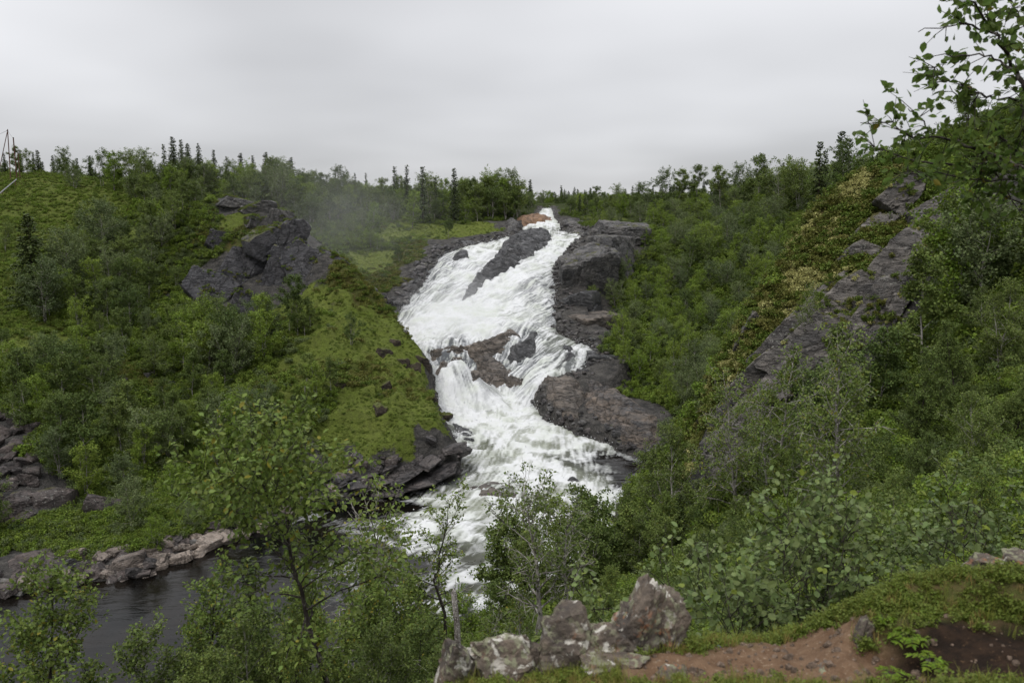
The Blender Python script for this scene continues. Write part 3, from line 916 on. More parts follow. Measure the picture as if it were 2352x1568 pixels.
# grey buttress right of the falls
for k, (px, py, Y, s, rt, lb, m_) in enumerate((
    (1348, 645, 102.5, (3.9, 3.2, 4.8), (2, -5, 15), 'tall grey rock buttress standing right of the waterfall', M_grey),
    (1405, 588, 107.0, (3.8, 3.2, 3.6), (0, 10, 50), 'grey rock block behind the tall buttress', M_grey),
    (1425, 545, 115.0, (3.8, 2.8, 2.2), (8, 0, 10), 'upper grey rock block where the right bank meets the trees', M_grey),
    (1325, 725, 96.5, (3.0, 2.4, 2.6), (0, 6, -15), 'dark lower rock step beneath the grey buttress', M_wet),
    (1365, 765, 92.5, (3.4, 2.6, 2.6), (10, 0, 30), 'brown sloping rock below the buttress at the right cascade', M_brown),
    (1345, 790, 90.0, (3.0, 2.4, 1.6), (0, 0, 60), 'low dark rock at the bend of the right cascade', M_wet),
    (1385, 835, 82.5, (2.2, 2.4, 1.7), (0, 10, 10), 'dark rock between the cascade and the green slope', M_wet))):
    block('rock_block', lb, W(px, py, Y), s, rt, m_, k, True, 'rock', 'rocks right of the waterfall')
# dark wet margin left of the falls
slab_rock('rock_slab', 'long wet black rock margin along the left edge of the waterfall', [(1168,546),(1120,548),(1060,552),(1000,576),(965,602),(940,640),(915,672),(880,695),(880,708),(908,716),(955,662),(985,612),(1020,582),(1080,562)],
          0.25, M_wet, 0.16, 0.7, 18, thick=0.35, amp=0.3)
# dark knoll: tilted slabs
KN = [(490,668,90.5,(2.6,1.0,2.0),(-30,34,8),'lowest left tilted slab of the dark rock knoll'),
      (545,630,92.0,(1.7,1.0,3.6),(-28,30,6),'broad tilted slab in the middle of the dark rock knoll'),
      (598,600,93.0,(1.3,1.2,3.4),(-22,28,4),'steep dark slab right of centre on the rock knoll'),
      (645,562,94.5,(2.3,2.0,2.2),(-10,26,20),'rounded dark head of the rock knoll'),
      (632,640,91.0,(1.3,1.0,3.0),(-18,26,-4),'narrow dark slab in the cleft of the rock knoll'),
      (560,705,88.0,(1.3,0.9,1.2),(-20,30,10),'dark block at the bottom of the rock knoll'),
      (705,612,90.5,(2.2,1.0,2.3),(-34,36,-14),'grey sloping slab at the right shoulder of the knoll'),
      (755,612,89.5,(1.4,0.9,1.7),(-30,28,-20),'grey pointed slab at the right end of the knoll'),
      (545,468,103,(1.8,1.2,0.7),(-10,8,10),'low grey outcrop on top of the knoll'),
      (606,484,102,(1.7,1.3,0.8),(-8,12,30),'grey cracked outcrop on top of the knoll, right of the low one'),
      (645,512,99.5,(1.5,1.3,0.9),(-12,20,20),'dark stepped outcrop below the knoll top'),
      (590,515,100,(1.3,1.0,0.7),(0,15,50),'dark broken outcrop between knoll top and slabs'),
      (500,555,98,(1.2,0.8,1.3),(-25,30,20),'small lichened outcrop left of the dark slabs')]
for k, (px, py, Y, s, rt, lb) in enumerate(KN):
    ROCKOBJ.append(block('rock_slab', lb, W(px, py, Y - 0.2 + 0.5 * ((k * 7) % 5 - 2) / 2), tuple(v * 1.18 for v in s), (rt[0] + ((k * 5) % 7 - 3) * 3, rt[1] + ((k * 3) % 5 - 2) * 3, rt[2] + ((k * 4) % 7 - 3) * 5), M_dark if py > 540 else M_grey, k, True, 'rock', 'slabs of the dark rock knoll'))
# cliff on the right: tilted slabs
CLF = [(2060,632,44,(2.3,0.9,1.0),(-24,-40,-12),'large tilted pinkish slab in the upper middle of the cliff'),
       (2118,560,45,(0.9,1.1,2.0),(-16,24,-8),'grey upright block near the top of the cliff'),
       (2165,500,45.5,(1.6,1.1,1.2),(-14,-30,-8),'highest grey block of the cliff'),
       (1945,712,43,(2.3,0.8,0.9),(-26,-42,-12),'long grey slab in the middle of the cliff'),
       (1870,815,40.5,(2.4,0.8,1.2),(-28,-42,-14),'smooth slate grey slab low on the cliff'),
       (2020,725,41,(1.9,0.8,0.9),(-24,-40,-10),'pinkish broken slab beside the dense birches'),
       (1800,790,43.5,(1.7,0.7,0.7),(-24,-48,-16),'narrow mossy slab at the left edge of the cliff'),
       (1765,915,40,(2.2,0.7,1.1),(-26,-46,-14),'purple grey slab at the foot of the cliff'),
       (1695,1000,39.8,(2.0,0.6,0.8),(-22,-52,-16),'lowest purple grey slab beside the river trees'),
       (1965,620,46.5,(1.8,0.8,0.7),(-24,-40,-12),'grey mossy slab on the upper left of the cliff'),
       (2060,455,50,(1.5,1.0,0.7),(-10,-28,0),'small grey outcrop under the cliff skyline'),
       (2215,570,42.5,(1.2,0.9,1.0),(-14,-32,-8),'lichen covered block at the right end of the cliff'),
       (1722,760,46,(1.2,0.6,0.5),(-18,-56,-20),'thin grey rib on the left skyline of the cliff'),
       (1880,690,45.5,(1.9,0.7,0.6),(-24,-44,-14),'thin grey slab above the long middle slab'),
       (1840,745,43.5,(1.5,0.6,0.7),(-26,-44,-12),'short grey slab left of the long middle slab'),
       (2090,600,44.6,(0.6,0.8,1.7),(-14,20,-6),'dark cleft block right of the large pinkish slab'),
       (1920,790,40.5,(1.7,0.7,0.8),(-26,-40,-10),'grey slab under the long middle slab'),
       (2000,545,47.5,(1.4,0.8,0.6),(-20,-36,-8),'small lichened slab high on the left of the cliff'),
       (1735,860,42.5,(1.5,0.6,0.6),(-24,-52,-16),'thin mossy rib low at the left edge of the cliff')]
for k, (px, py, Y, s, rt, lb) in enumerate(CLF):
    ROCKOBJ.append(block('cliff_slab', lb, W(px, py, Y - (2.0 if py < 660 else 1.2) + 0.8 * ((k * 7) % 5 - 2) / 2), tuple(v * 1.12 for v in s), (rt[0] + ((k * 5) % 7 - 3) * 5, rt[1] + ((k * 3) % 5 - 2) * 4, rt[2] + ((k * 4) % 7 - 3) * 6), M_cliff, k, True, 'rock', 'slabs of the right cliff'))
# spur front: dark shelving rocks
SP = [(985,1062,58.0,(0.8,0.7,0.4),(12,-24,30)),(1040,1030,59.3,(0.9,0.8,0.6),(0,-15,10)),(930,1090,57.0,(1.3,0.9,0.35),(10,-16,25)),(860,1112,56.4,(1.2,0.9,0.35),(8,-12,20)),
      (800,1115,56.2,(1.3,1.0,0.4),(10,-12,0)),(750,1130,55.6,(1.1,0.8,0.4),(0,-10,40)),(990,1010,59.6,(0.45,0.4,0.6),(20,20,10)),(1020,1080,58.2,(1.2,0.9,0.4),(10,-18,10)),
      (960,1110,56.9,(1.3,0.8,0.3),(8,-8,10)),(890,1130,56,(1.2,0.7,0.3),(5,-6,0)),(700,1150,54.8,(0.9,0.7,0.4),(0,0,20)),(1060,1035,59.8,(0.8,0.7,0.7),(10,10,60))]
M_spur = mat_rock('spur_slate', (0.046, 0.044, 0.047), (0.115, 0.098, 0.090), rough=0.5, crack=0.8, spec=0.4, strat=(1, 1, 1.5))
words = ['purple slate shelf rock under the mossy spur', 'dark block at the very tip of the mossy spur', 'wide flat slate shelf at the water below the spur', 'wide slate slab left of the flat shelf below the spur',
         'brown slate slab at the left of the spur shelf', 'small slate slab at the pool left of the spur', 'dark triangular stone standing on the moss of the spur', 'reddish slate ledge where pool meets rapids',
         'low wet slate at the waterline under the spur', 'low brown slate at the waterline left of the ledge', 'leftmost slate block of the spur shore', 'black jagged block overhanging the rapids at the spur']
for k, (px, py, Y, s, rt) in enumerate(SP):
    block('slate_block', words[k], W(px, py, Y), (s[0] * 1.2, s[1] * 1.1, s[2] * 0.55), rt, M_spur, k, False, 'rock', 'slate rocks at the foot of the spur')
rq = np.random.default_rng(29)
strip = sorted([(700 + 350 * f_ + rq.uniform(-12, 12), 1136 - 60 * f_ + dy + rq.uniform(-7, 7)) for f_ in np.linspace(0.05, 0.98, 12) for dy in (-22, 0, 18)])
ps_ = cast([a[0] for a in strip], [a[1] for a in strip], TZ, 40)
for k, p in enumerate(ps_):
    if np.isnan(p[0]): continue
    t_ = ORDW_[k // 3]
    block('slate_plate', f'thin slate plate at the spur foot, {("upper", "middle", "lower")[k % 3]} of {t_} stack from left', p + np.array([0, 0, 0.12]),
          (rq.uniform(.45, 1.0), rq.uniform(.35, .65), rq.uniform(.08, .2)), (rq.uniform(0, 18), rq.uniform(-30, -12), rq.uniform(5, 45)), M_spur, k, False, 'rock', 'slate plates at the foot of the spur')
for k, (px, py, s, lb) in enumerate(((905,790,(.7,.6,.9),'dark earthy outcrop at the upper right edge of the mossy spur'),(925,835,(.7,.6,.8),'mossy outcrop halfway down the right edge of the spur'),(880,810,(.9,.6,.7),'brown overhung outcrop on the upper spur'),
      (955,850,(.6,.5,1.0),'dark upright rock at the brink of the spur'),(885,885,(.8,.6,.7),'brown outcrop in the middle of the spur'),(985,905,(.6,.5,.9),'dark rock at the brink above the rapids'),(770,700,(.9,.6,.4),'low mossy hummock rock near the top of the spur'),
      (970,830,(.8,.6,1.5),'grey rock pillar between spur and ledge'),(1020,960,(.7,.5,.9),'dark rock low on the brink of the spur'),(780,880,(.8,.6,.4),'small heathery outcrop left on the spur'),(870,940,(.7,.6,.7),'mossy outcrop low on the spur'))):
    p = cast([px], [py], TZ, 40)[0]
    block('outcrop', lb, p - np.array([0, -0.2, s[2] * 0.35]), s, (-15, 10, 30 * k), M_outc, k + 2, False, 'rock', 'outcrops on the mossy spur')
# left shore bedrock
slab_rock('bedrock', 'sloping broken bedrock rising from the left pool shore', [(185,1330),(215,1292),(270,1258),(330,1262),(400,1250),(480,1226),(580,1204),(630,1200),(600,1216),(480,1258),(400,1292),(330,1322),(250,1331)],
          0.15, M_talus, 0.12, 0.6, 19, thick=0.4, amp=0.5)
slab_rock('bedrock', 'dark bedrock slope at the far left of the pool shore', [(0,1362),(20,1290),(90,1262),(150,1262),(175,1290),(150,1338),(90,1346)], 0.5, M_talus, 0.14, 0.8, 20, thick=0.5, amp=0.4)
# left shore stones
rs = np.random.default_rng(12)
shore_px = [(120,1335,.7),(150,1320,.6),(185,1330,.55),(215,1320,.6),(250,1320,.5),(290,1300,.9),(330,1318,.75),(370,1290,.9),(415,1285,.9),(455,1270,.8),(480,1250,1.0),(520,1240,.9),
            (560,1228,.8),(600,1215,.7),(60,1345,.8),(20,1350,.9),(170,1280,.7),(110,1290,.6),(380,1250,.6),(230,1285,.6),(265,1270,.7),(300,1262,.65),(345,1268,.6),(420,1255,.55),(450,1238,.6),(505,1222,.55),
            (545,1205,.6),(640,1195,.6),(670,1185,.6)]
sp_lab = ['tan','grey','pinkish','pale','brown','dark']
pts_ = cast([p[0] for p in shore_px], [p[1] for p in shore_px])
M_bank2 = mat_rock('pale_bank_stone', (0.20, 0.165, 0.14), (0.36, 0.30, 0.25), rough=0.7, crack=0.4, lichen=0.3)
order = np.argsort([p[0] for p in shore_px])
TENS = ['', '', 'twenty', 'thirty']
ONES = ['zeroth', 'first', 'second', 'third', 'fourth', 'fifth', 'sixth', 'seventh', 'eighth', 'ninth', 'tenth', 'eleventh', 'twelfth', 'thirteenth', 'fourteenth', 'fifteenth', 'sixteenth', 'seventeenth', 'eighteenth', 'nineteenth', 'twentieth']
ORDW = ONES[1:] + ['twenty-' + a for a in ONES[1:10]] + ['thirtieth']
for rnk, k in enumerate(order):
    px, py, s = shore_px[k]
    m_ = M_bank2 if (330 < px < 620) else (M_bank if k % 3 else M_talus)
    where = 'at the waterline' if py > 1280 else 'above the waterline'
    block('boulder', f'{"pale" if m_ is M_bank2 else ("brown" if m_ is M_bank else "dark")} angular boulder {where} of the left pool shore, {ORDW[rnk]} from the left',
          pts_[k] + np.array([0, 0, 0.05 * s]), (0.8 * s * rs.uniform(.75, 1.25), s * rs.uniform(.6, .9), s * rs.uniform(.4, .7)),
          (rs.uniform(-15, 15), rs.uniform(-20, 20), rs.uniform(0, 180)), m_, k, False, 'boulder', 'boulders on the left pool shore')
# scree at the left edge
tal = []
for r_ in range(9):
    for c_ in range(4):
        px = -8 + c_ * 26 + rs.uniform(-9, 9) + (r_ % 2) * 12; py = 965 + r_ * 30 + rs.uniform(-9, 9)
        if px < 95 - abs(r_ - 3.5) * 6: tal.append((px, py))
pts_ = cast([p[0] for p in tal], [p[1] for p in tal])
for k, p in enumerate(pts_):
    s = rs.uniform(0.42, 0.72)
    r_ = int(np.clip(round((tal[k][1] - 965) / 30), 0, 8))
    row = ONES[r_ + 1]
    nth = sum(1 for j in range(k) if int(np.clip(round((tal[j][1] - 965) / 30), 0, 8)) == r_)
    block('boulder', f'scree boulder at the left edge, {ONES[nth + 1]} from left in the {row} row down', p + np.array([0, 0, 0.1]), (s * rs.uniform(.8, 1.4), s * .8, s * rs.uniform(.5, .8)),
          (rs.uniform(-30, 30), rs.uniform(-30, 30), rs.uniform(0, 180)), M_talus, k, False, 'boulder', 'scree boulders at the left edge')
# odd stones on the slopes
for k, (px, py, s, sz, lb, m_) in enumerate(((235,1175,(1.5,1.1,1.3),0,'mossy upright boulder above the left shore', M_talus),(120,1150,(1.6,1.2,1.0),0,'big moss topped boulder beside the scree', M_talus),
      (390,880,(.8,.6,.4),0,'grey stone on the brown slope left of the spur', M_grey),(345,865,(.7,.6,.5),0,'grey stone half buried in the brown slope', M_grey),(410,905,(.6,.5,.3),0,'flat reddish stone left of the spur', M_bank),
      (230,555,(.8,.6,.3),0,'small grey stone low on the open left hillside', M_grey),(232,520,(.7,.6,.3),0,'small grey stone high on the open left hillside', M_grey),(275,885,(.9,.7,.5),0,'dark stone among the shrubs of the left slope', M_talus))):
    block('boulder', lb, cast([px], [py])[0], s, (5, 10, 40 * k), m_, k, False, 'boulder', 'loose stones on the left slopes')

# ================================================================== plants: builders
def tubes(polys, sides=5):
    """polylines with radii -> one set of tapered tubes"""
    Vs, Fs, o = [], [], 0
    ang = np.linspace(0, 2 * math.pi, sides, endpoint=False)
    ca, sa = np.cos(ang), np.sin(ang)
    for P, r in polys:
        P = np.asarray(P, float); r = np.asarray(r, float)
        T = np.gradient(P, axis=0)
        T /= np.linalg.norm(T, axis=1)[:, None] + 1e-9
        ref = np.array([0, 0, 1.0]) if abs(T[0, 2]) < 0.8 else np.array([1.0, 0, 0])
        A = np.cross(T, ref); A /= np.linalg.norm(A, axis=1)[:, None] + 1e-9
        B = np.cross(T, A)
        ring = P[:, None] + r[:, None, None] * (A[:, None] * ca[None, :, None] + B[:, None] * sa[None, :, None])
        Vs.append(ring.reshape(-1, 3))
        n = len(P)
        i = np.arange(n - 1)[:, None] * sides + np.arange(sides)[None]
        j = np.arange(n - 1)[:, None] * sides + (np.arange(sides)[None] + 1) % sides
        Fs.append(np.stack([i, j, j + sides, i + sides], -1).reshape(-1, 4) + o)
        o += n * sides
    return np.concatenate(Vs), np.concatenate(Fs)

QUAD = (np.array([(0, 0, 0), (0.5, 0.42, 0.04), (1, 0, -0.05), (0.5, -0.42, 0.04)]), np.array([(0, 1, 2, 3)]))
OVATE = (np.array([(-0.18, 0, 0), (0.12, 0.30, 0.05), (0.5, 0.34, 0.06), (1, 0, -0.08), (0.5, -0.34, 0.06), (0.12, -0.30, 0.05), (0.3, 0, -0.02)]),
         np.array([(0, 1, 6, 5), (1, 2, 3, 6), (6, 3, 4, 5)]))
ROUND = (np.array([(-0.25, 0, 0), (0.05, 0.36, 0.05), (0.45, 0.48, 0.06), (0.85, 0.30, 0.02), (1, 0, -0.06), (0.85, -0.30, 0.02), (0.45, -0.48, 0.06), (0.05, -0.36, 0.05), (0.42, 0, -0.03)]),
         np.array([(0, 1, 8, 7), (1, 2, 3, 8), (8, 3, 4, 5), (8, 5, 6, 7)]))
NEED = (np.array([(0, -0.12, 0), (0.25, 0.5, 0.02), (1, 0.06, -0.08), (0.8, -0.35, -0.02)]), np.array([(0, 3, 2, 1)]))

def leaves(P, size, rg, tpl=QUAD, up=0.7, droop=0.25, dirs=None, jit=0.35):
    n = len(P)
    d = rg.normal(0, 1, (n, 3))
    if dirs is not None: d = dirs + d * jit
    d[:, 2] -= droop
    d /= np.linalg.norm(d, axis=1)[:, None] + 1e-9
    nn = rg.normal(0, 1, (n, 3)); nn[:, 2] += up * 1.6
    nn -= (nn * d).sum(1)[:, None] * d
    nn /= np.linalg.norm(nn, axis=1)[:, None] + 1e-9
    s = np.cross(nn, d)
    sz = size * rg.uniform(0.65, 1.25, n)
    t, f = tpl
    V = P[:, None] + sz[:, None, None] * (d[:, None] * t[None, :, :1] + s[:, None] * t[None, :, 1:2] + nn[:, None] * t[None, :, 2:3])
    F = f[None] + (np.arange(n) * len(t))[:, None, None]
    return V.reshape(-1, 3), F.reshape(-1, f.shape[1])

def nrmz(v): return v / (np.linalg.norm(v) + 1e-9)

def birch(seed, H=5.0, R=1.7, stems=1, nb=26, ntw=6, nleaf=4200, leaf=0.125, spread=0.16, lean=0.12, bare=0.22, tpl=QUAD,
          r0=None, top=1.0, sparse=0.0, tubes_n=5, twig_tubes=False, path=None, rise=(0.25, 1.0), width=0.5):
    rg = np.random.default_rng(seed)
    polys, twigs = [], []
    for s in range(stems):
        az = rg.uniform(0, 6.28)
        hs = H * (rg.uniform(0.72, 1.0) if s else 1.0)
        base = np.array([0, 0, -0.25]) + np.array([math.cos(az), math.sin(az), 0]) * (0.12 * s)
        tilt = np.array([math.cos(az), math.sin(az), 0]) * (lean * hs * (0.5 + 0.8 * s))
        if path is not None and s == 0:
            pt = np.array(path, float)
            tt = np.linspace(0, 1, 12); u = np.linspace(0, 1, len(pt))
            P = np.stack([np.interp(tt, u, pt[:, k]) for k in range(3)], 1)
            P[1:-1] += rg.normal(0, 0.025, (10, 3)) * H / 4
        else:
            tt = np.linspace(0, 1, 10)
            P = base + np.outer(tt, np.array([0, 0, hs])) + np.outer(tt ** 1.5, tilt)
            wob = np.cumsum(rg.normal(0, 0.035 * hs / 4, (10, 3)), 0); wob[:, 2] = 0; wob[0] = 0
            P = P + wob
        rr = (r0 or 0.011 * H + 0.012) * (1 - 0.93 * np.linspace(0, 1, len(P)) ** 0.85) * (1 if s == 0 else 0.75)
        polys.append((P, rr))
        n_b = nb if s == 0 else int(nb * 0.7)
        ga = rg.uniform(0, 6.28)
        for k in range(n_b):
            t = bare + (0.98 - bare) * (k + rg.uniform(0, 1)) / n_b
            x = t * (len(P) - 1); i = min(int(x), len(P) - 2); f = x - i
            st = P[i] * (1 - f) + P[i + 1] * f
            ga += 2.4 + rg.normal(0, 0.5)
            prof = max(0.16, 1 - abs((t - width) / (0.62 if t > width else 0.75)) ** 1.8)
            Lb = R * prof * rg.uniform(0.6, 1.15)
            el = rise[0] + (rise[1] - rise[0]) * t + rg.normal(0, 0.18)
            d = np.array([math.cos(ga) * math.cos(el), math.sin(ga) * math.cos(el), math.sin(el)])
            q = [st]
            for _ in range(5):
                d = nrmz(d + rg.normal(0, 0.16, 3) + np.array([0, 0, 0.05]))
                q.append(q[-1] + d * Lb / 5)
            q = np.array(q)
            rb = max(rr[i] * 0.45, 0.004)
            polys.append((q, rb * np.linspace(1, 0.15, 6)))
            n_t = max(2, int(ntw * (0.5 + prof)))
            for _ in range(n_t):
                u = rg.uniform(0.25, 1.0) * 4.99
                j = int(u); a0 = q[j] + (q[j + 1] - q[j]) * (u - j)
                dd = nrmz(nrmz(q[j + 1] - q[j]) * 0.7 + rg.normal(0, 0.75, 3))
                Lt = Lb * rg.uniform(0.18, 0.5) * (1.15 - u / 8)
                e = a0 + dd * Lt + np.array([0, 0, -0.06 * Lt])
                if rg.random() >= sparse:
                    twigs.append((a0, e))
                if twig_tubes:
                    mid = (a0 + e) / 2 + rg.normal(0, 0.04 * Lt, 3)
                    polys.append((np.array([a0, mid, e]), np.array([rb * 0.35, rb * 0.22, 0.0012]) + 0.001))
    A = np.array([t[0] for t in twigs]); E = np.array([t[1] for t in twigs])
    ln = np.linalg.norm(E - A, axis=1)
    k = rg.choice(len(A), nleaf, p=ln / ln.sum())
    u = rg.uniform(0.1, 1.08, nleaf)[:, None]
    LP = A[k] * (1 - u) + E[k] * u + rg.normal(0, 1, (nleaf, 3)) * spread * np.array([1, 1, 0.8])
    dirs = (E - A)[k] / ln[k][:, None]
    tv, tf = tubes(polys, tubes_n)
    lv, lf = leaves(LP, leaf, rg, tpl, up=1.1, dirs=dirs * 0.6, jit=0.7)
    return (tv, tf), (lv, lf)

def spruce(seed, H=7.0, R=1.1, whorls=26, nb=8, leaf=0.2, ragged=0.25):
    rg = np.random.default_rng(seed)
    polys = [(np.array([(0, 0, -0.3), (0.02 * H * rg.normal(), 0, H * .5), (0, 0, H)]), np.array([0.016 * H + .02, 0.01 * H, 0.006]))]
    LP, LD = [], []
    nbt = whorls * nb
    for k in range(nbt):
        t = 0.05 + 0.945 * (k + rg.uniform(0, 1)) / nbt
        gap = fbm(np.array([[t * 9.0, seed * 1.7]]), 2, seed)[0]
        if rg.random() < ragged * (0.6 + 1.2 * gap): continue
        Lb = (R * (1 - t) ** 0.8 * (1 + 0.5 * gap * ragged) + 0.13) * rg.uniform(0.6, 1.15)
        az = k * 2.399 + rg.uniform(-.5, .5)
        o = np.array([math.cos(az), math.sin(az), 0])
        n = max(4, int(Lb / leaf * 4.0))
        u = (np.arange(n) + rg.uniform(0, 1, n)) / n
        droop = (-0.42 * u + 0.24 * u ** 2) if t < 0.8 else 0.35 * u
        P = np.outer(u * Lb, o) + np.stack([0 * u, 0 * u, H * t + droop * Lb], 1)
        P += rg.normal(0, 0.04, P.shape)
        side = np.stack([-o[1] * np.ones(n), o[0] * np.ones(n), np.zeros(n)], 1) * np.where(np.arange(n) % 2, 1, -1)[:, None]
        LP.append(P); LD.append(o[None] * 0.9 + side * 0.7 + np.array([0, 0, -0.35 if t < 0.85 else 0.5]))
    LP = np.concatenate(LP); LD = np.concatenate(LD)
    tv, tf = tubes(polys, 6)
    lv, lf = leaves(LP, leaf, rg, NEED, up=1.2, droop=0.1, dirs=LD, jit=0.35)
    return (tv, tf), (lv, lf)

# ------------------------------------------------------------------ plant materials
def bark(name, c1, c2, c3, sc):
    b = MatB(name, 0.9, 0.15)
    n = b.noise(5 * sc, 5, 0.65, stretch=(1, 1, 0.5))
    c = b.mix(b.rng(n, 0.42, 0.56), c1, c2)
    c = b.mix(b.rng(b.noise(16 * sc, 3), 0.55, 0.66), c, c3)
    return b.fin(c, b.bump(n, 0.6, 0.03))
M_bark = bark('birch_bark', (0.10, 0.09, 0.08), (0.30, 0.28, 0.25), (0.48, 0.46, 0.42), 1)
M_barkd = bark('dark_bark', (0.022, 0.018, 0.015), (0.05, 0.042, 0.036), (0.12, 0.11, 0.10), 2)
M_sbark = bark('spruce_bark', (0.05, 0.04, 0.033), (0.09, 0.075, 0.06), (0.06, 0.05, 0.045), 1)
M_birch = mat_leaf('birch_leaves', (0.055, 0.080, 0.028), (0.110, 0.138, 0.048), 0.35)
M_birchy = mat_leaf('fresh_birch_leaves', (0.105, 0.155, 0.028), (0.135, 0.175, 0.040), 0.35)
M_willow = mat_leaf('grey_willow_leaves', (0.070, 0.092, 0.052), (0.110, 0.132, 0.074), 0.3)
M_near = mat_leaf('near_birch_leaves', (0.090, 0.125, 0.036), (0.115, 0.148, 0.048), 0.35, 0.32, 0.42, tip=((0.22, 0.20, 0.03), 0.035))
M_aspen = mat_leaf('aspen_leaves', (0.092, 0.124, 0.060), (0.112, 0.142, 0.070), 0.28, 0.25, 0.38, tip=((0.16, 0.20, 0.03), 0.04))
M_backlit = mat_leaf('overhead_birch_leaves', (0.085, 0.125, 0.038), (0.095, 0.135, 0.045), 0.3, 0.45, 0.45, tip=((0.15, 0.13, 0.02), 0.02))
M_needle = mat_leaf('spruce_needles', (0.032, 0.046, 0.018), (0.044, 0.058, 0.022), 0.3, 0.1)
M_shrub = mat_leaf('shrub_leaves', (0.065, 0.098, 0.020), (0.098, 0.125, 0.030), 0.4)
M_moss = mat_leaf('moss_tuft', (0.100, 0.132, 0.034), (0.130, 0.156, 0.046), 0.3)
M_reinde = mat_leaf('pale_lichen', (0.26, 0.24, 0.12), (0.32, 0.30, 0.17), 0.3)
M_heather = mat_leaf('heather', (0.100, 0.112, 0.034), (0.112, 0.104, 0.038), 0.4)
M_grass = mat_leaf('grass_blades', (0.110, 0.135, 0.030), (0.150, 0.145, 0.048), 0.35)

def proto(fn, mt, ml, name, **kw):
    (tv, tf), (lv, lf) = fn(**kw)
    return mesh_np('trunk', tv, tf, True, (mt,)), mesh_np('crown', lv, lf, False, (ml,))
FAR_B = []
for k in range(9):
    ml = (M_birch, M_birch, M_willow, M_birch, M_birchy, M_birch, M_willow, M_birch, M_birchy)[k]
    FAR_B.append(proto(birch, M_bark, ml, 'birch', seed=300 + k, H=5, R=(1.7, 2.1, 2.0, 1.5, 2.1, 2.3, 2.1, 1.45, 1.9)[k], stems=(1, 2, 2, 1, 3, 2, 3, 1, 2)[k],
                       nb=19, ntw=5, nleaf=5600, leaf=0.115, spread=0.105, bare=(0.3, 0.2, 0.12, 0.35, 0.08, 0.25, 0.08, 0.3, 0.15)[k], lean=(0.05, 0.1, 0.12, 0.12, 0.14, 0.16, 0.15, 0.04, 0.1)[k]))
FAR_S = [proto(spruce, M_sbark, M_needle, 'spruce', seed=400 + k, H=7, R=(1.3, 1.0, 0.8, 1.05)[k], whorls=(26, 26, 24, 22)[k], ragged=(0.1, 0.2, 0.4, 0.35)[k]) for k in range(4)]
FAR_S.append(proto(spruce, M_sbark, M_needle, 'spruce', seed=431, H=7, R=2.0, whorls=30, nb=9, ragged=0.1))
MID_B = []
for k in range(4):
    MID_B.append(proto(birch, (M_bark, M_barkd)[k % 2], (M_birch, M_near, M_near, M_birch)[k], 'birch', seed=500 + k, H=4.6, R=(1.35, 1.5, 1.2, 1.3)[k], stems=(2, 1, 2, 2)[k], nb=30, ntw=8,
                       nleaf=(15000, 8500, 4600, 18000)[k], leaf=0.055, spread=0.055, tpl=OVATE, bare=(0.15, 0.3, 0.25, 0.1)[k], lean=0.14, twig_tubes=True, tubes_n=5, sparse=(0, .1, .3, 0)[k]))

def place_tree(kind, name, label, cat, p, h, rot, group=None, tilt=0.0):
    tm, cm = kind
    H0 = tm['h']
    s = h / H0
    e = obj(name, None, loc=p, rot=(tilt * math.cos(rot * 3), tilt * math.sin(rot * 3), rot), scale=(s * tm.get('w', 1), s * tm.get('w', 1), s))
    e.empty_display_size = 0.3
    tag(e, label, cat, group)
    obj('trunk', tm, parent=e)
    obj('crown', cm, parent=e)
    return e
for a in FAR_B: a[0]['h'] = 5.0
for a in FAR_S: a[0]['h'] = 7.0
for a in MID_B: a[0]['h'] = 4.6

# ================================================================== trees on the slopes
rt = np.random.default_rng(77)
cells = []
for Y0 in np.arange(26, 150, 2.5):
    hw = Y0 * 0.72 + 8
    X0 = np.arange(-hw, hw, 2.5)
    cells.append(np.stack([X0 + rt.uniform(-1.2, 1.2, len(X0)), np.full(len(X0), Y0) + rt.uniform(-1.2, 1.2, len(X0))], 1))
cand = np.concatenate(cells)
Kc = klass(cand)
prob = Kc['L'] * 0.03 + Kc['F'] * 0.95 + Kc['S'] * 0.42 + Kc['M'] * 0.02 + Kc['H'] * 0.07 + Kc['R'] * 0.01
rdc = RD(cand[:, 0], cand[:, 1])
cz = TZ(cand[:, 0], cand[:, 1])
hgt_ = 2.7 + 3.0 * vnoise(cand / 9.0, 5) + rt.uniform(-0.6, 1.2, len(cand))
hgt_ *= np.where(Kc['F'] > 0.5, 1.0, 0.7)
leftbank = (cand[:, 1] > 122) & (cand[:, 0] < 0)
hgt_ = np.where(leftbank, hgt_ * 1.25, hgt_)
# right slope carries low thicket
rs_ = (cand[:, 0] > 8) & (cand[:, 1] > 62)
hgt_ = np.where(rs_, hgt_ * 0.8, hgt_)
hgt_ = np.where((cand[:, 0] > 4) & (cand[:, 1] < 60) & (cand[:, 1] > 40), hgt_ * 0.75, hgt_)
ok = (rt.random(len(cand)) < prob) & (rdc < -1.2)
P3 = np.stack([cand[:, 0], cand[:, 1], cz], 1)
px_ = pix(P3)
ok &= (px_[:, 0] > -70) & (px_[:, 0] < 2420)
# keep sight lines the photograph shows open
slabs = [(W(px, py, Y - 2)[:2], 4.6) for px, py, Y, *_ in KN] + [(W(px, py, Y - 1)[:2], 3.4) for px, py, Y, *_ in CLF]
for c_, r_ in slabs:
    ok &= np.hypot(cand[:, 0] - c_[0], cand[:, 1] - c_[1]) > r_
ok &= cand[:, 1] > 30
idx = np.where(ok)[0]
vis = visible(P3[idx], hgt_[idx] * 0.8)
idx = idx[vis]
app = hgt_[idx] / cand[idx, 1]
idx = idx[np.argsort(-app)]

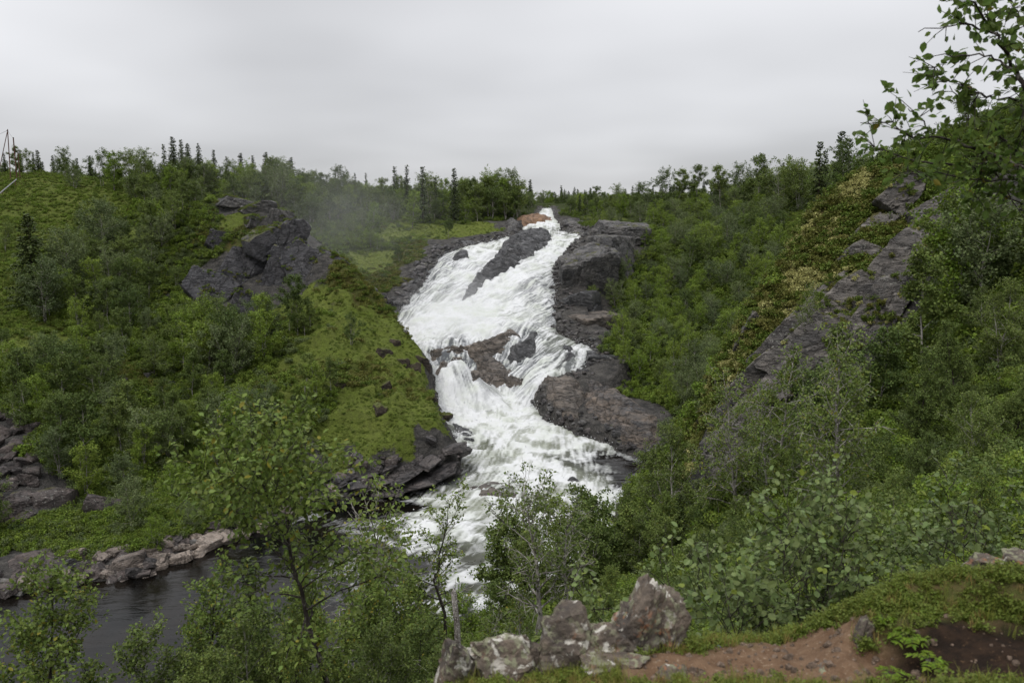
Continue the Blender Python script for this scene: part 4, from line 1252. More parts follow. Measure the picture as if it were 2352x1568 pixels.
LMK = [('the dark rock knoll', 580, 600), ('the mossy spur', 800, 860), ('the waterfall lip', 1250, 540), ('the grey rock buttress', 1330, 640),
       ('the tilted cliff slabs', 1930, 740), ('the scree heap', 40, 1090), ('the pale shore boulders', 400, 1280), ('the flat slab clearing', 150, 815),
       ('the wooden pylon', 20, 340), ('the open left hilltop', 200, 450), ('the far river bend', 1250, 490), ('the left branch of the falls', 990, 620),
       ('the right cascade', 1330, 820), ('the layered rock shelf', 1450, 960), ('the skyline spruces on the right', 1910, 330), ('the mossy left hollow', 330, 520),
       ('the cliff skyline', 2150, 360), ('the far right slope', 1600, 640), ('the brown gully slope', 320, 880), ('the right river bank', 1480, 1130)]
ORD = ['first', 'second', 'third', 'fourth', 'fifth', 'sixth', 'seventh', 'eighth', 'ninth', 'tenth', 'eleventh', 'twelfth', 'thirteenth', 'fourteenth', 'fifteenth', 'sixteenth']
TREES = []       # collected first, then labelled so that each label singles one out
def add_tree(kind, name, cat, look, p, h, rot, group, tilt=0.0, label=None):
    TREES.append(dict(kind=kind, name=name, cat=cat, look=look, p=p, h=h, rot=rot, group=group, tilt=tilt, label=label))
TONE = ['dull green', 'dull green', 'grey green', 'dull green', 'fresh green', 'dull green', 'grey green', 'dull green', 'fresh green']
rest = []
n_ind = 0
for i in idx:
    k = int(rt.integers(0, 9))
    if rs_[i] and k in (0, 3, 7): k = (4, 6, 8)[k % 3]
    rot = rt.uniform(0, 6.28)
    p = (cand[i, 0], cand[i, 1], cz[i] - 0.05)
    if n_ind < 270:
        st = 'tall' if hgt_[i] > 4.6 else ('low' if hgt_[i] < 3.4 else 'mid-sized')
        add_tree(FAR_B[k], 'birch_tree', 'tree', f'{st} {TONE[k]} birch', p, hgt_[i], rot, 'birches on the valley slopes', 0.08)
        n_ind += 1
    else:
        rest.append((p, hgt_[i] / 5.0, rot, k))

# spruces that stand out: (pixel x, pixel y of the tip, distance, height)
for px, tip, Y, h, k in ((62,492,84,7.5,4),(395,315,128,8.5,0),(415,322,131,8.2,1),(430,330,130,7.5,0),(455,330,131,7.4,1),(375,332,127,6.5,2),(490,345,134,7,1),(552,352,140,6.2,0),(610,350,142,6,0),(668,362,145,6.6,0),
                         (580,358,140,5.2,1),(520,360,138,5,2),(906,383,140,9.5,2),(934,380,141,9.6,2),(970,383,134,9,3),(1043,388,135,8.6,1),(1000,410,138,7,2),(770,392,165,7,2),(840,398,160,7,2),(790,395,166,6.5,2),
                         (815,398,164,6.5,2),(1152,430,175,6.5,2),(1290,432,190,6,2),(1320,430,188,6,1),(1885,325,112,5.6,3),(1935,297,108,6.2,3),(1952,303,109,5.4,3),(1897,338,114,4.6,3),(715,560,124,4.6,0),(745,470,130,6,3),
                         (868,520,126,5.2,1),(45,345,135,6.2,1),(85,345,140,6,0),(75,350,138,5.6,1),(120,358,150,5.4,1),(152,362,155,5,0),(176,364,155,5,1),(205,358,150,5.4,0),(8,352,135,5,1),(190,640,82,4.5,1),(560,1130,30,3.6,1),
                         (1565,1135,33,4.6,0)):
    q_ = W(px, tip, Y)
    gz = float(TZ(q_[0], q_[1]))
    hh = np.clip(q_[2] - gz, 2.5, h * 1.9)
    add_tree(FAR_S[k], 'spruce_tree', 'tree', 'dark narrow spruce' if k in (1, 2) else 'dark green spruce', (q_[0], q_[1], gz), hh, px * 1.3, 'spruces around the valley')
# birches that stand out against the sky or the slopes
for px, tip, Y, h, k in ((1745,352,128,5.5,0),(1560,385,150,5.5,3),(1600,380,148,5.5,0),(1660,376,140,5,3),(1700,378,138,5,1),(1800,365,125,5,1),(1840,370,122,4.5,5),(1530,390,150,5,1),(1480,420,165,5,5),(1420,425,170,5,1),
                         (1370,428,175,5,0),(1210,432,180,5,1),(1100,430,150,6,1),(1070,425,146,6,0),(985,400,142,7,5),(945,440,128,6.5,8),(880,410,140,7,0),(850,425,136,7,5),(800,405,140,7,1),(760,420,138,7,1),
                         (740,395,145,7,3),(700,400,142,7,5),(650,385,138,6,1),(620,380,135,6,2),(570,380,135,5,5),(530,370,130,6,1),(480,370,125,6,4),(440,370,122,6,5),(380,375,122,6,1),(330,345,122,6,1),(290,345,124,6.5,5),
                         (255,350,122,6,8),(230,345,124,6,1),(60,345,128,5,1),(130,365,132,4,5),(165,368,135,4,1),(230,455,96,7,2),(150,520,88,7,2),(90,590,80,6.5,2),(340,560,92,5,6),(480,700,82,4.4,4),(700,740,76,3.2,3),(712,735,77,3,3),
                         (917,560,112,4,3),(1028,500,122,4,3),(860,440,135,6,3),(1140,450,146,5,5)):
    q_ = W(px, tip, Y)
    gz = float(TZ(q_[0], q_[1]))
    hh = np.clip(q_[2] - gz, 2.4, h * 1.7)
    add_tree(FAR_B[k], 'birch_tree', 'tree', f'{"slender" if k in (0,3,7) else "broad"} {TONE[k]} birch', (q_[0], q_[1], gz), hh, px * 0.7, 'birches on the valley slopes', 0.06)

# --- trees of the middle distance, on the banks below the viewpoint: (px of crown middle, py of tip, distance, prototype, widen)
for px, tip, Y, k, hmax, look in ((1560,985,36,0,5.5,'dense birch'),(1620,1080,32,3,5,'dense birch'),(1520,1120,34,1,4,'loose birch'),(1460,1190,33,0,3.6,'dense birch'),(1700,1180,27,3,4.4,'dense birch'),(1600,1230,25,0,4.2,'dense birch'),
      (1400,1290,25,1,3.6,'loose birch'),(1790,1020,26,1,4.2,'loose birch'),(1880,1000,27,1,3.6,'loose birch'),(1700,830,30,2,5.6,'thin upright birch'),(1790,780,27,2,5.6,'thin upright birch'),(1930,720,22,2,5.2,'thin crooked birch'),
      (2110,800,24,3,4.6,'dense birch'),(2220,730,26,3,5,'dense birch'),(2320,640,28,0,5.2,'dense birch'),(2260,660,31,0,4.4,'dense birch'),(2290,540,33,3,4.6,'dense birch'),(2140,980,18,3,3.6,'dense birch'),
      (2270,900,18,0,4.2,'dense birch'),(2340,820,20,3,4.6,'dense birch'),(2030,1090,17,1,3,'loose birch'),(2250,1100,11,1,2.4,'loose birch'),(1660,1330,17,0,3.2,'dense birch'),(1540,1340,18,3,3.2,'dense birch'),(2350,480,36,3,4.6,'dense birch'),
      (1500,1410,14,1,2.6,'loose birch'),(1750,1290,15,3,3,'dense birch'),(1360,1350,20,0,3,'dense birch'),(1850,640,40,2,2.6,'thin small birch'),
      # centre
      (930,1060,13.5,2,4.6,'thin birch'),(870,1150,12.5,2,4.4,'thin birch'),(1090,1380,12,2,3.6,'thin birch'),(940,1350,10.5,1,3.6,'loose birch'),
      (1180,1350,13.5,2,3.6,'thin birch'),(1120,1450,10,2,3,'thin birch'),(1000,1460,8.5,0,2.6,'dense birch'),(880,1440,8.6,3,2.8,'dense birch'),(1230,1430,11,0,2.6,'dense birch'),
      # left bottom
      (760,1330,8.6,1,3.4,'loose birch'),(620,1380,7.4,3,3,'dense birch'),(450,1350,8.4,1,3.4,'loose birch'),(330,1400,8.2,0,3,'dense birch'),(580,1420,7.0,0,2.8,'dense birch'),(820,1420,7.6,0,2.8,'dense birch'),(930,1430,9,3,3,'dense birch'),(700,1440,6.6,1,2.6,'loose birch'),(840,1320,10,1,3.4,'loose birch'),(40,1310,8,1,3.4,'loose birch'),(520,1480,6.6,3,2.6,'dense birch')):
    q_ = W(px, tip, Y)
    gz = float(TZ(q_[0], q_[1]))
    hh = float(np.clip(q_[2] - gz, 1.6, hmax * 1.5))
    rot = px * 0.37 + tip
    add_tree(MID_B[k], 'birch_tree', 'tree', look, (q_[0], q_[1], max(gz, q_[2] - hh) if q_[2] - gz > hh else gz), hh, rot, 'birches below the viewpoint', 0.10)

# labels: what the tree looks like, then what it stands beside, then its place
tp = pix(np.array([(t['p'][0], t['p'][1], t['p'][2] + t['h'] * 0.6) for t in TREES]))
lm = np.array([(a[1], a[2]) for a in LMK], float)
sets = {}
for t, q_ in zip(TREES, tp):
    t['px'] = q_
    k = int(np.argmin(((lm - q_) ** 2).sum(1)))
    d = q_ - lm[k]
    if abs(d[0]) > abs(d[1]) * 1.3: rel = 'right of' if d[0] > 0 else 'left of'
    else: rel = 'below' if d[1] > 0 else 'above'
    if np.hypot(*d) < 45: rel = 'close to'
    elif np.hypot(*d) < 130: rel = 'just ' + rel
    t['base'] = f"{t['look']} {rel} {LMK[k][0]}"
    sets.setdefault(t['base'], []).append(t)
for bse, ts in sets.items():
    ts.sort(key=lambda t: t['px'][0])
    for j, t in enumerate(ts):
        if len(ts) == 1: t['label'] = bse
        elif j == 0: t['label'] = bse + ', leftmost there'
        elif j == len(ts) - 1: t['label'] = bse + ', rightmost there'
        else: t['label'] = bse + f', {ORD[min(j, 15)]} from the left there'
for t in TREES:
    place_tree(t['kind'], t['name'], t['label'], t['cat'], t['p'], t['h'], t['rot'], t['group'], t['tilt'])

# ------------------------------------------------------------------ scattering of what nobody could count
def scatter(name, label, P, S, R3, I, protos, kind='stuff'):
    """one object: copies of small plants on points"""
    col = bpy.data.collections.new(name + '_plants')
    for k, pm in enumerate(protos):
        o = bpy.data.objects.new(f'{name}_{k:02d}', pm)
        col.objects.link(o)
    m = bpy.data.meshes.new(name)
    m.vertices.add(len(P)); m.vertices.foreach_set('co', np.asarray(P, np.float32).ravel())
    a = m.attributes.new('scl', 'FLOAT_VECTOR', 'POINT'); S = np.asarray(S, np.float32)
    if S.ndim == 1: S = np.repeat(S[:, None], 3, 1)
    a.data.foreach_set('vector', S.ravel())
    a = m.attributes.new('rot', 'FLOAT_VECTOR', 'POINT'); a.data.foreach_set('vector', np.asarray(R3, np.float32).ravel())
    a = m.attributes.new('idx', 'INT', 'POINT'); a.data.foreach_set('value', np.asarray(I, np.int32))
    o = obj(name, m)
    g = bpy.data.node_groups.new(name, 'GeometryNodeTree')
    g.interface.new_socket('Geometry', in_out='INPUT', socket_type='NodeSocketGeometry')
    g.interface.new_socket('Geometry', in_out='OUTPUT', socket_type='NodeSocketGeometry')
    gi = g.nodes.new('NodeGroupInput'); go = g.nodes.new('NodeGroupOutput')
    ci = g.nodes.new('GeometryNodeCollectionInfo')
    ci.inputs['Collection'].default_value = col
    ci.inputs['Separate Children'].default_value = True
    ci.inputs['Reset Children'].default_value = True
    ip = g.nodes.new('GeometryNodeInstanceOnPoints')
    ip.inputs['Pick Instance'].default_value = True
    def na(nm, dt):
        n = g.nodes.new('GeometryNodeInputNamedAttribute'); n.data_type = dt; n.inputs['Name'].default_value = nm
        return n.outputs['Attribute']
    er = g.nodes.new('FunctionNodeEulerToRotation')
    g.links.new(na('rot', 'FLOAT_VECTOR'), er.inputs[0])
    g.links.new(gi.outputs[0], ip.inputs['Points'])
    g.links.new(ci.outputs[0], ip.inputs['Instance'])
    g.links.new(na('idx', 'INT'), ip.inputs['Instance Index'])
    g.links.new(er.outputs[0], ip.inputs['Rotation'])
    g.links.new(na('scl', 'FLOAT_VECTOR'), ip.inputs['Scale'])
    g.links.new(ip.outputs[0], go.inputs[0])
    md = o.modifiers.new('plants', 'NODES'); md.node_group = g
    return tag(o, label, kind=kind)

def join_mesh(name, parts):
    """(V, F, material) triples -> one mesh"""
    Vs, Fs, mi, o = [], [], [], 0
    mats = []
    for V, F, mt in parts:
        if mt not in mats: mats.append(mt)
        Vs.append(V); Fs.append(F + o); mi.append(np.full(len(F), mats.index(mt))); o += len(V)
    return mesh_np(name, np.concatenate(Vs), np.concatenate(Fs), False, mats, np.concatenate(mi))

def shrub_proto(seed, n, leaf, mt, flat=0.6, tpl=QUAD, lobes=6):
    rg = np.random.default_rng(seed)
    c = rg.normal(0, 0.38, (lobes, 3)); c[:, 2] = np.abs(c[:, 2]) * flat + 0.15
    k = rg.integers(0, lobes, n)
    d = rg.normal(0, 1, (n, 3)); d /= np.linalg.norm(d, axis=1)[:, None]
    P = c[k] + d * (rg.uniform(0.4, 1, n) ** 0.5 * 0.3)[:, None] * np.array([1, 1, 0.8])
    P[:, 2] = np.maximum(P[:, 2], 0.0)
    V, F = leaves(P, leaf, rg, tpl, up=1.0)
    return mesh_np('shrub', V, F, False, (mt,))
def tuft_proto(seed, n, h, w_, mt, spread=0.12, bend=0.5):
    rg = np.random.default_rng(seed)
    Vs, Fs = [], []
    for k in range(n):
        az = rg.uniform(0, 6.28); b0 = rg.normal(0, spread, 2); L_ = h * rg.uniform(0.5, 1.1); bd = bend * rg.uniform(0.3, 1.2)
        o = np.array([math.cos(az), math.sin(az), 0]); s = np.array([-o[1], o[0], 0]) * w_ / 2
        p0 = np.array([b0[0], b0[1], 0]); p1 = p0 + o * bd * L_ * 0.3 + np.array([0, 0, L_ * 0.6]); p2 = p0 + o * bd * L_ + np.array([0, 0, L_])
        Vs += [p0 - s, p0 + s, p1 + s * .8, p1 - s * .8, p2 + s * .15, p2 - s * .15]
        i = k * 6
        Fs += [(i, i + 1, i + 2, i + 3), (i + 3, i + 2, i + 4, i + 5)]
    return mesh_np('tuft', np.array(Vs), np.array(Fs), False, (mt,))

# far wood: the trees past the nearest few hundred
fr = np.random.default_rng(5)
for Y0 in np.arange(150, 380, 3.2):
    hw = Y0 * 0.70
    for X0 in np.arange(-hw, hw, 3.2):
        x, y = X0 + fr.uniform(-1.5, 1.5), Y0 + fr.uniform(-1.5, 1.5)
        if fr.random() < 0.65 and float(RD(x, y)) < -1.5:
            rest.append(((x, y, float(TZ(x, y))), fr.uniform(0.5, 0.85), fr.uniform(0, 6.28), int(fr.integers(0, 9)) if fr.random() > 0.1 else 9 + int(fr.integers(0, 3))))
rp = np.array([r[0] for r in rest]); rh = np.array([r[1] for r in rest])
v_ = visible(rp, rh * 5)
rest = [r for r, a in zip(rest, v_) if a]
fp_ = [join_mesh('far_tree', [(np.array([v.co[:] for v in tm.vertices]), np.array([p.vertices[:] for p in tm.polygons]), M_bark),
                              (np.array([v.co[:] for v in cm.vertices]), np.array([p.vertices[:] for p in cm.polygons]), cm.materials[0])]) for tm, cm in FAR_B + FAR_S[:3]]
scatter('birch_wood', 'far birch and spruce wood covering the valley rim as one mass', np.array([r[0] for r in rest]), np.array([r[1] for r in rest]),
        np.array([(0, 0, r[2]) for r in rest]), np.array([r[3] for r in rest]), fp_)

# undergrowth
ru = np.random.default_rng(8)
n_u = 120000
Yu = 1.0 / ru.uniform(1 / 150.0, 1 / 30.0, n_u)
Yu = np.where(ru.random(n_u) < 0.5, ru.uniform(40, 135, n_u), Yu)
Xu = ru.uniform(-0.72, 0.72, n_u) * Yu
Qu = np.stack([Xu, Yu], 1)
Ku = klass(Qu)
rdu = RD(Xu, Yu)
zu = TZ(Xu, Yu)
rk = np.clip(Ku['R'] * 1.15, 0, 1)
u = ru.random(n_u)
typ = np.full(n_u, -1)
pF, pM, pH = Ku['F'] + Ku['S'] + Ku['L'] * 0.7, Ku['M'], Ku['H'] + Ku['L'] * 0.3
typ = np.where(u < pF * np.where(Ku['F'] > 0.5, 0.45, 0.9), 0, np.where(u < pF * .9 + pM * 0.85, 1, np.where(u < pF * .9 + pM * .85 + pH * .9, 2, -1)))
okU = (typ >= 0) & (rdu < -1.0) & (rk < 0.55) & visible(np.stack([Xu, Yu, zu], 1), 0.5)
iu = np.where(okU)[0]
sz = np.where(typ == 0, ru.uniform(0.5, 1.25, n_u), np.where(typ == 1, ru.uniform(0.10, 0.26, n_u), ru.uniform(0.3, 0.7, n_u)))
sz = np.where((typ == 0) & (Ku['S'] + Ku['M'] > 0.5), sz * 0.65, sz)
sz = np.where(Ku['L'] > 0.4, sz * 0.5, sz)
SH = [shrub_proto(601, 520, 0.13, M_shrub), shrub_proto(602, 520, 0.12, M_birchy), shrub_proto(603, 480, 0.13, M_willow), shrub_proto(604, 480, 0.13, M_shrub, 0.9),
      shrub_proto(611, 420, 0.13, M_moss, 0.3), shrub_proto(612, 420, 0.13, M_moss, 0.35), shrub_proto(613, 420, 0.13, M_shrub, 0.3),
      shrub_proto(621, 300, 0.17, M_heather, 0.4), shrub_proto(622, 300, 0.17, M_heather, 0.4), shrub_proto(623, 300, 0.17, M_shrub, 0.4), shrub_proto(624, 260, 0.15, M_reinde, 0.25)]
pick = np.where(typ == 0, np.where(Ku['L'] > 0.35, ru.choice([1, 1, 4, 5, 6, 3], n_u), ru.integers(0, 4, n_u)), np.where(typ == 1, 4 + ru.integers(0, 3, n_u), np.where((Xu > 8) & (Yu < 60) & (vnoise(Qu / 0.8, 44) > 0.62), 10, 7 + ru.integers(0, 3, n_u))))
P_u = np.stack([Xu, Yu, zu - 0.05 * sz], 1)
R_u = np.stack([ru.normal(0, .12, n_u), ru.normal(0, .12, n_u), ru.uniform(0, 6.28, n_u)], 1)
for code, nm, lb in ((0, 'undergrowth', 'leafy undergrowth of low shrubs between the birches'), (1, 'moss_turf', 'bright green moss and turf tufts on the open slopes'), (2, 'heather', 'brownish heather and bilberry on the dry slopes')):
    ii = iu[typ[iu] == code]
    scatter(nm, lb, P_u[ii], sz[ii], R_u[ii], pick[ii], SH)

# ================================================================== the ledge at the viewpoint
LP_ = []
def ly(*a):
    for px, py, Y in a: LP_.append(W(px, py, Y))
ly((1700,1500,3.0),(1700,1560,2.8),(1600,1475,3.15),(1500,1500,3.0),(1850,1470,3.2),(1950,1480,3.05),(1400,1520,2.95),(1250,1560,2.85),(1100,1568,2.85),
   (1990,1405,3.0),(2100,1370,3.1),(2200,1345,3.15),(2352,1335,3.05),(2150,1410,2.95),(2150,1568,2.5),(2300,1420,2.85),(2320,1568,2.45),(2020,1500,2.85),(2010,1568,2.65),(1960,1540,2.75))
LP_ += [np.array(a) for a in ((-0.2,1.0,18.33),(1.0,1.0,18.35),(2.5,1.0,18.42),(-1.0,1.2,18.2),(3.6,1.5,18.5),(3.6,3.2,18.5),(1.0,-0.5,18.35),
        (-0.55,2.8,18.0),(-0.5,3.3,17.6),(0.3,3.45,17.85),(0.9,3.6,17.85),(1.5,3.65,17.95),(2.2,3.6,18.2),(3.0,3.7,18.2),(-1.2,2.4,17.7),(0.3,4.1,17.2),(1.5,4.2,17.3),(3,4.3,17.6),(5,3,18.3),(7,1,18.0),(7,4,17.2),(5,5.6,16.6),(2,5.6,15.8),(0,5.6,15.2),(-2.6,0,17.6),(-2.6,-4,17.6),(-2.6,3.5,15.5),(-2.6,5.6,13.6),(3,-4,18.3),(7,-4,18.0))]
LP_ = np.array(LP_)
ledge_f = rbf_fit(LP_[:, :2], LP_[:, 2], c=0.08, lam=0.01)
lx = np.concatenate([np.arange(-2.6, -1.1, 0.1), np.arange(-1.1, 3.7, 0.022), np.arange(3.7, 7, 0.1)]); lyy = np.concatenate([np.arange(-4, -0.4, 0.1), np.arange(-0.4, 4.2, 0.022), np.arange(4.2, 5.6, 0.1)])
LX, LY = np.meshgrid(lx, lyy)
dark_p0 = W(2230, 1500, 2.72)[:2]
LQ = np.stack([LX.ravel(), LY.ravel()], 1)
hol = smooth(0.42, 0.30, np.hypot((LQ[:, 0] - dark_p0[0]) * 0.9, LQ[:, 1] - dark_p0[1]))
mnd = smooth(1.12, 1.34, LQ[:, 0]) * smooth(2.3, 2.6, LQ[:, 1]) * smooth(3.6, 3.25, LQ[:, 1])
lz = ledge_f(LQ) + 0.055 * mnd - 0.10 * hol * mnd + fbm(LQ / 0.25, 4, 55) * 0.045 + fbm(LQ / 0.06, 3, 56) * 0.014
LEDGE = Field(lx, lyy, lz.reshape(LX.shape))
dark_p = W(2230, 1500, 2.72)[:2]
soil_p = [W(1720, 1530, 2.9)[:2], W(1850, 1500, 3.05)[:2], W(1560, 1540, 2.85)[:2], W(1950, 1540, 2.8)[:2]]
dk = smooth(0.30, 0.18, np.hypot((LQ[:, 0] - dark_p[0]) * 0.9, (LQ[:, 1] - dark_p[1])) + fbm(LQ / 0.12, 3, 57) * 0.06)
so = np.max([smooth(0.29, 0.17, np.hypot(LQ[:, 0] - s[0], (LQ[:, 1] - s[1]) * 1.3) + fbm(LQ / 0.12, 3, 58) * 0.08) for s in soil_p], 0)
b = MatB('ledge_soil', 0.95, 0.1)
n1 = b.noise(14, 5, 0.65); n2 = b.noise(60, 4, 0.7)
turf = b.mix(b.rng(n1, 0.38, 0.62), (0.070, 0.080, 0.022), (0.105, 0.078, 0.036))
soil = b.mix(b.rng(n1, 0.35, 0.65), (0.115, 0.068, 0.040), (0.175, 0.112, 0.070))
soil = b.mix(b.rng(n2, 0.58, 0.66), soil, (0.26, 0.19, 0.13))
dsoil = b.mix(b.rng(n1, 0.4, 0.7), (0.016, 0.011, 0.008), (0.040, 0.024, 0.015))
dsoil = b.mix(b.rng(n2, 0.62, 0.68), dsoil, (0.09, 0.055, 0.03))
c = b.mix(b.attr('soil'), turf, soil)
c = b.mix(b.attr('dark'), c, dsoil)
lm_ = mesh_np('ledge', np.stack([LQ[:, 0], LQ[:, 1], lz], 1), grid_faces(*LX.shape), True, (b.fin(c, b.bump(b.math('ADD', n1, n2), 0.8, 0.02)),), attrs=dict(soil=so, dark=dk))
tag(obj('path_ledge', lm_), 'trodden reddish soil ledge with turf at the viewpoint', kind='structure')

# lichened rocks on the ledge
b = MatB('lichened_rock', 0.85, 0.2)
n1 = b.noise(5, 6, 0.65); n2 = b.noise(28, 5, 0.65)
c = b.mix(b.rng(n1, 0.36, 0.62), (0.068, 0.058, 0.050), (0.175, 0.138, 0.106))
c = b.mix(b.rng(n2, 0.35, 0.7, 0.6, 0), c, (0.035, 0.03, 0.028))
wp_ = b.n('ShaderNodeVectorMath', operation='ADD')
nv = b.n('ShaderNodeTexNoise'); nv.inputs['Scale'].default_value = 22; b.l(b.pos(), nv.inputs['Vector'])
sc_ = b.n('ShaderNodeVectorMath', operation='SCALE'); sc_.inputs['Scale'].default_value = 0.045
b.l(nv.outputs['Color'], sc_.inputs[0]); b.l(b.pos(), wp_.inputs[0]); b.l(sc_.outputs[0], wp_.inputs[1])
wl = b.math('MULTIPLY', b.rng(b.noise(17, 5, 0.6, off=2.2, dist=0.4), 0.55, 0.60), b.rng(b.noise(6, 3, off=3), 0.38, 0.52))
c = b.mix(wl, c, (0.46, 0.44, 0.39))
ol = b.math('MULTIPLY', b.rng(b.noise(24, 4, 0.6, off=8), 0.55, 0.60), b.rng(b.noise(4, 2, off=12), 0.46, 0.56))
c = b.mix(b.math('MULTIPLY', ol, 0.7), c, (0.26, 0.11, 0.05))
gl = b.math('MULTIPLY', b.rng(b.noise(30, 4, 0.6, off=21), 0.50, 0.58), b.rng(b.noise(6, 2, off=17), 0.45, 0.56))
c = b.mix(gl, c, (0.20, 0.20, 0.13))
M_lich = b.fin(c, b.bump(b.math('ADD', n1, n2), 0.7, 0.025))
def fg_rock(label, px, py, Y, size, seed, peak=None, rot=0, planes=8, tilt=(0, 0)):
    m = block_mesh('ledge_rock', seed, planes=planes, sub=5, rough=0.17, box=0.95, mat=M_lich, peak=peak)
    return tag(obj('ledge_rock', m, loc=W(px, py, Y), rot=(R_(tilt[0]), R_(tilt[1]), R_(rot)), scale=size), label, 'rock', 'lichened rocks on the ledge')
PK = [(0.3, R_(28), 0.72), (2.4, R_(25), 0.70), (4.4, R_(30), 0.75), (5.4, R_(20), 0.85)]
fg_rock('pointed lichen spotted rock at the front edge of the ledge', 1305, 1490, 2.98, (0.14, 0.10, 0.22), 701, PK, 10)
fg_rock('broad low lichened rock left of the pointed rock', 1165, 1530, 2.93, (0.15, 0.10, 0.13), 702, [(1.6, R_(40), 0.8), (4.6, R_(35), .85)], 20)
fg_rock('leftmost small brown rock on the ledge', 1048, 1545, 2.9, (0.085, 0.08, 0.14), 703, PK[:2], 60)
fg_rock('lichened block between the leftmost rock and the broad one', 1105, 1540, 2.96, (0.07, 0.07, 0.13), 712, PK[1:], 100)
fg_rock('knobbly rock between the broad and the pointed rock', 1222, 1535, 2.97, (0.07, 0.06, 0.11), 713, PK[2:], 15)
fg_rock('tall jagged rock with orange lichen right of the pointed rock', 1462, 1445, 3.08, (0.10, 0.10, 0.23), 704, [(3.3, R_(35), 0.7), (0.4, R_(12), 0.7), (1.8, R_(20), .8)], 0, tilt=(0, 14))
fg_rock('jagged mossy spike leaning on the tall rock', 1530, 1455, 3.10, (0.08, 0.08, 0.18), 705, PK[1:3], 40)
fg_rock('low lichened shoulder rock on the left of the tall rock', 1405, 1490, 3.0, (0.10, 0.08, 0.13), 714, [(3.0, R_(30), 0.75)], 200, tilt=(0, 18))
fg_rock('flat brown rock wedged under the tall jagged rock', 1410, 1540, 2.9, (0.15, 0.08, 0.08), 706, None, 15)
fg_rock('half buried tan rock in the soil right of the jagged rock', 1545, 1560, 2.8, (0.07, 0.06, 0.06), 707, None, 15)
fg_rock('small rock at the bottom edge below the soil patch', 1900, 1575, 2.75, (0.11, 0.07, 0.05), 708, None, 75)
fg_rock('weathered grey rock on top of the right mound', 2260, 1310, 3.25, (0.12, 0.09, 0.07), 709, PK[:2], 5)
fg_rock('grey rock at the right frame edge on the mound', 2350, 1305, 3.2, (0.09, 0.09, 0.06), 710, None, 50)
fg_rock('upright tan stone between the soil patch and the mound', 1968, 1490, 2.95, (0.05, 0.05, 0.14), 711, PK[:2], 30, tilt=(0, 22))
# pebbles in the soil
rp_ = np.random.default_rng(63)
n_p = 900
xp = rp_.uniform(0.4, 2.0, n_p); yp = rp_.uniform(2.3, 3.3, n_p)
jp = np.clip(np.searchsorted(lyy, yp), 0, len(lyy) - 1) * len(lx) + np.clip(np.searchsorted(lx, xp), 0, len(lx) - 1)
kp_ = np.maximum(so[jp], dk[jp] * 0.3) > rp_.random(n_p)
sp_ = 0.004 + 0.016 * rp_.random(n_p) ** 3
M_peb = mat_rock('pebble', (0.12, 0.085, 0.06), (0.26, 0.19, 0.14), scale=20, rough=0.85, crack=0.0)
scatter('pebbles', 'small tan pebbles lying in the trodden soil', np.stack([xp, yp, LEDGE(xp, yp)], 1)[kp_], sp_[kp_], rp_.uniform(0, 6.28, (n_p, 3))[kp_], rp_.integers(0, 4, n_p)[kp_],
        [block_mesh('pebble', 880 + k, planes=7, sub=2, rough=0.06, mat=M_peb) for k in range(4)])

# grass on the ledge
rl = np.random.default_rng(31)
n_g = 15000
gx_ = rl.uniform(-1.2, 5.2, n_g); gyy_ = rl.uniform(0.8, 4.2, n_g)
gx_[:7000] = rl.uniform(-0.5, 2.4, 7000); gyy_[:7000] = rl.uniform(2.2, 3.75, 7000)
j_ = np.clip(np.searchsorted(lyy, gyy_), 0, len(lyy) - 1) * len(lx) + np.clip(np.searchsorted(lx, gx_), 0, len(lx) - 1)
bare_ = np.maximum(so[j_], dk[j_])
kp = (rl.random(n_g) > bare_ * 1.02) & (vnoise(np.stack([gx_, gyy_], 1) * 6, 3) > 0.30)
TU = [tuft_proto(801, 16, 0.075, 0.0022, M_grass, 0.016, 0.55), tuft_proto(802, 12, 0.10, 0.002, M_grass, 0.014, 0.4),
      tuft_proto(803, 14, 0.05, 0.0025, mat_leaf('dry_grass', (0.17, 0.125, 0.055), (0.20, 0.14, 0.07), 0.3), 0.016, 0.7),
      shrub_proto(804, 160, 0.16, mat_leaf('cushion_moss', (0.080, 0.105, 0.020), (0.10, 0.12, 0.035), 0.3), 0.35)]
ty = rl.integers(0, 4, n_g)
ty = np.where((gx_ > 1.25) & (rl.random(n_g) < 0.55), 3, ty)
sg = np.where(ty == 3, rl.uniform(0.035, 0.07, n_g), rl.uniform(0.5, 1.0, n_g))
scatter('grass', 'short green and dry grass growing on the viewpoint ledge', np.stack([gx_, gyy_, LEDGE(gx_, gyy_) - 0.004], 1)[kp], sg[kp],
        np.stack([rl.normal(0, .15, n_g), rl.normal(0, .15, n_g), rl.uniform(0, 6.28, n_g)], 1)[kp], ty[kp], TU)

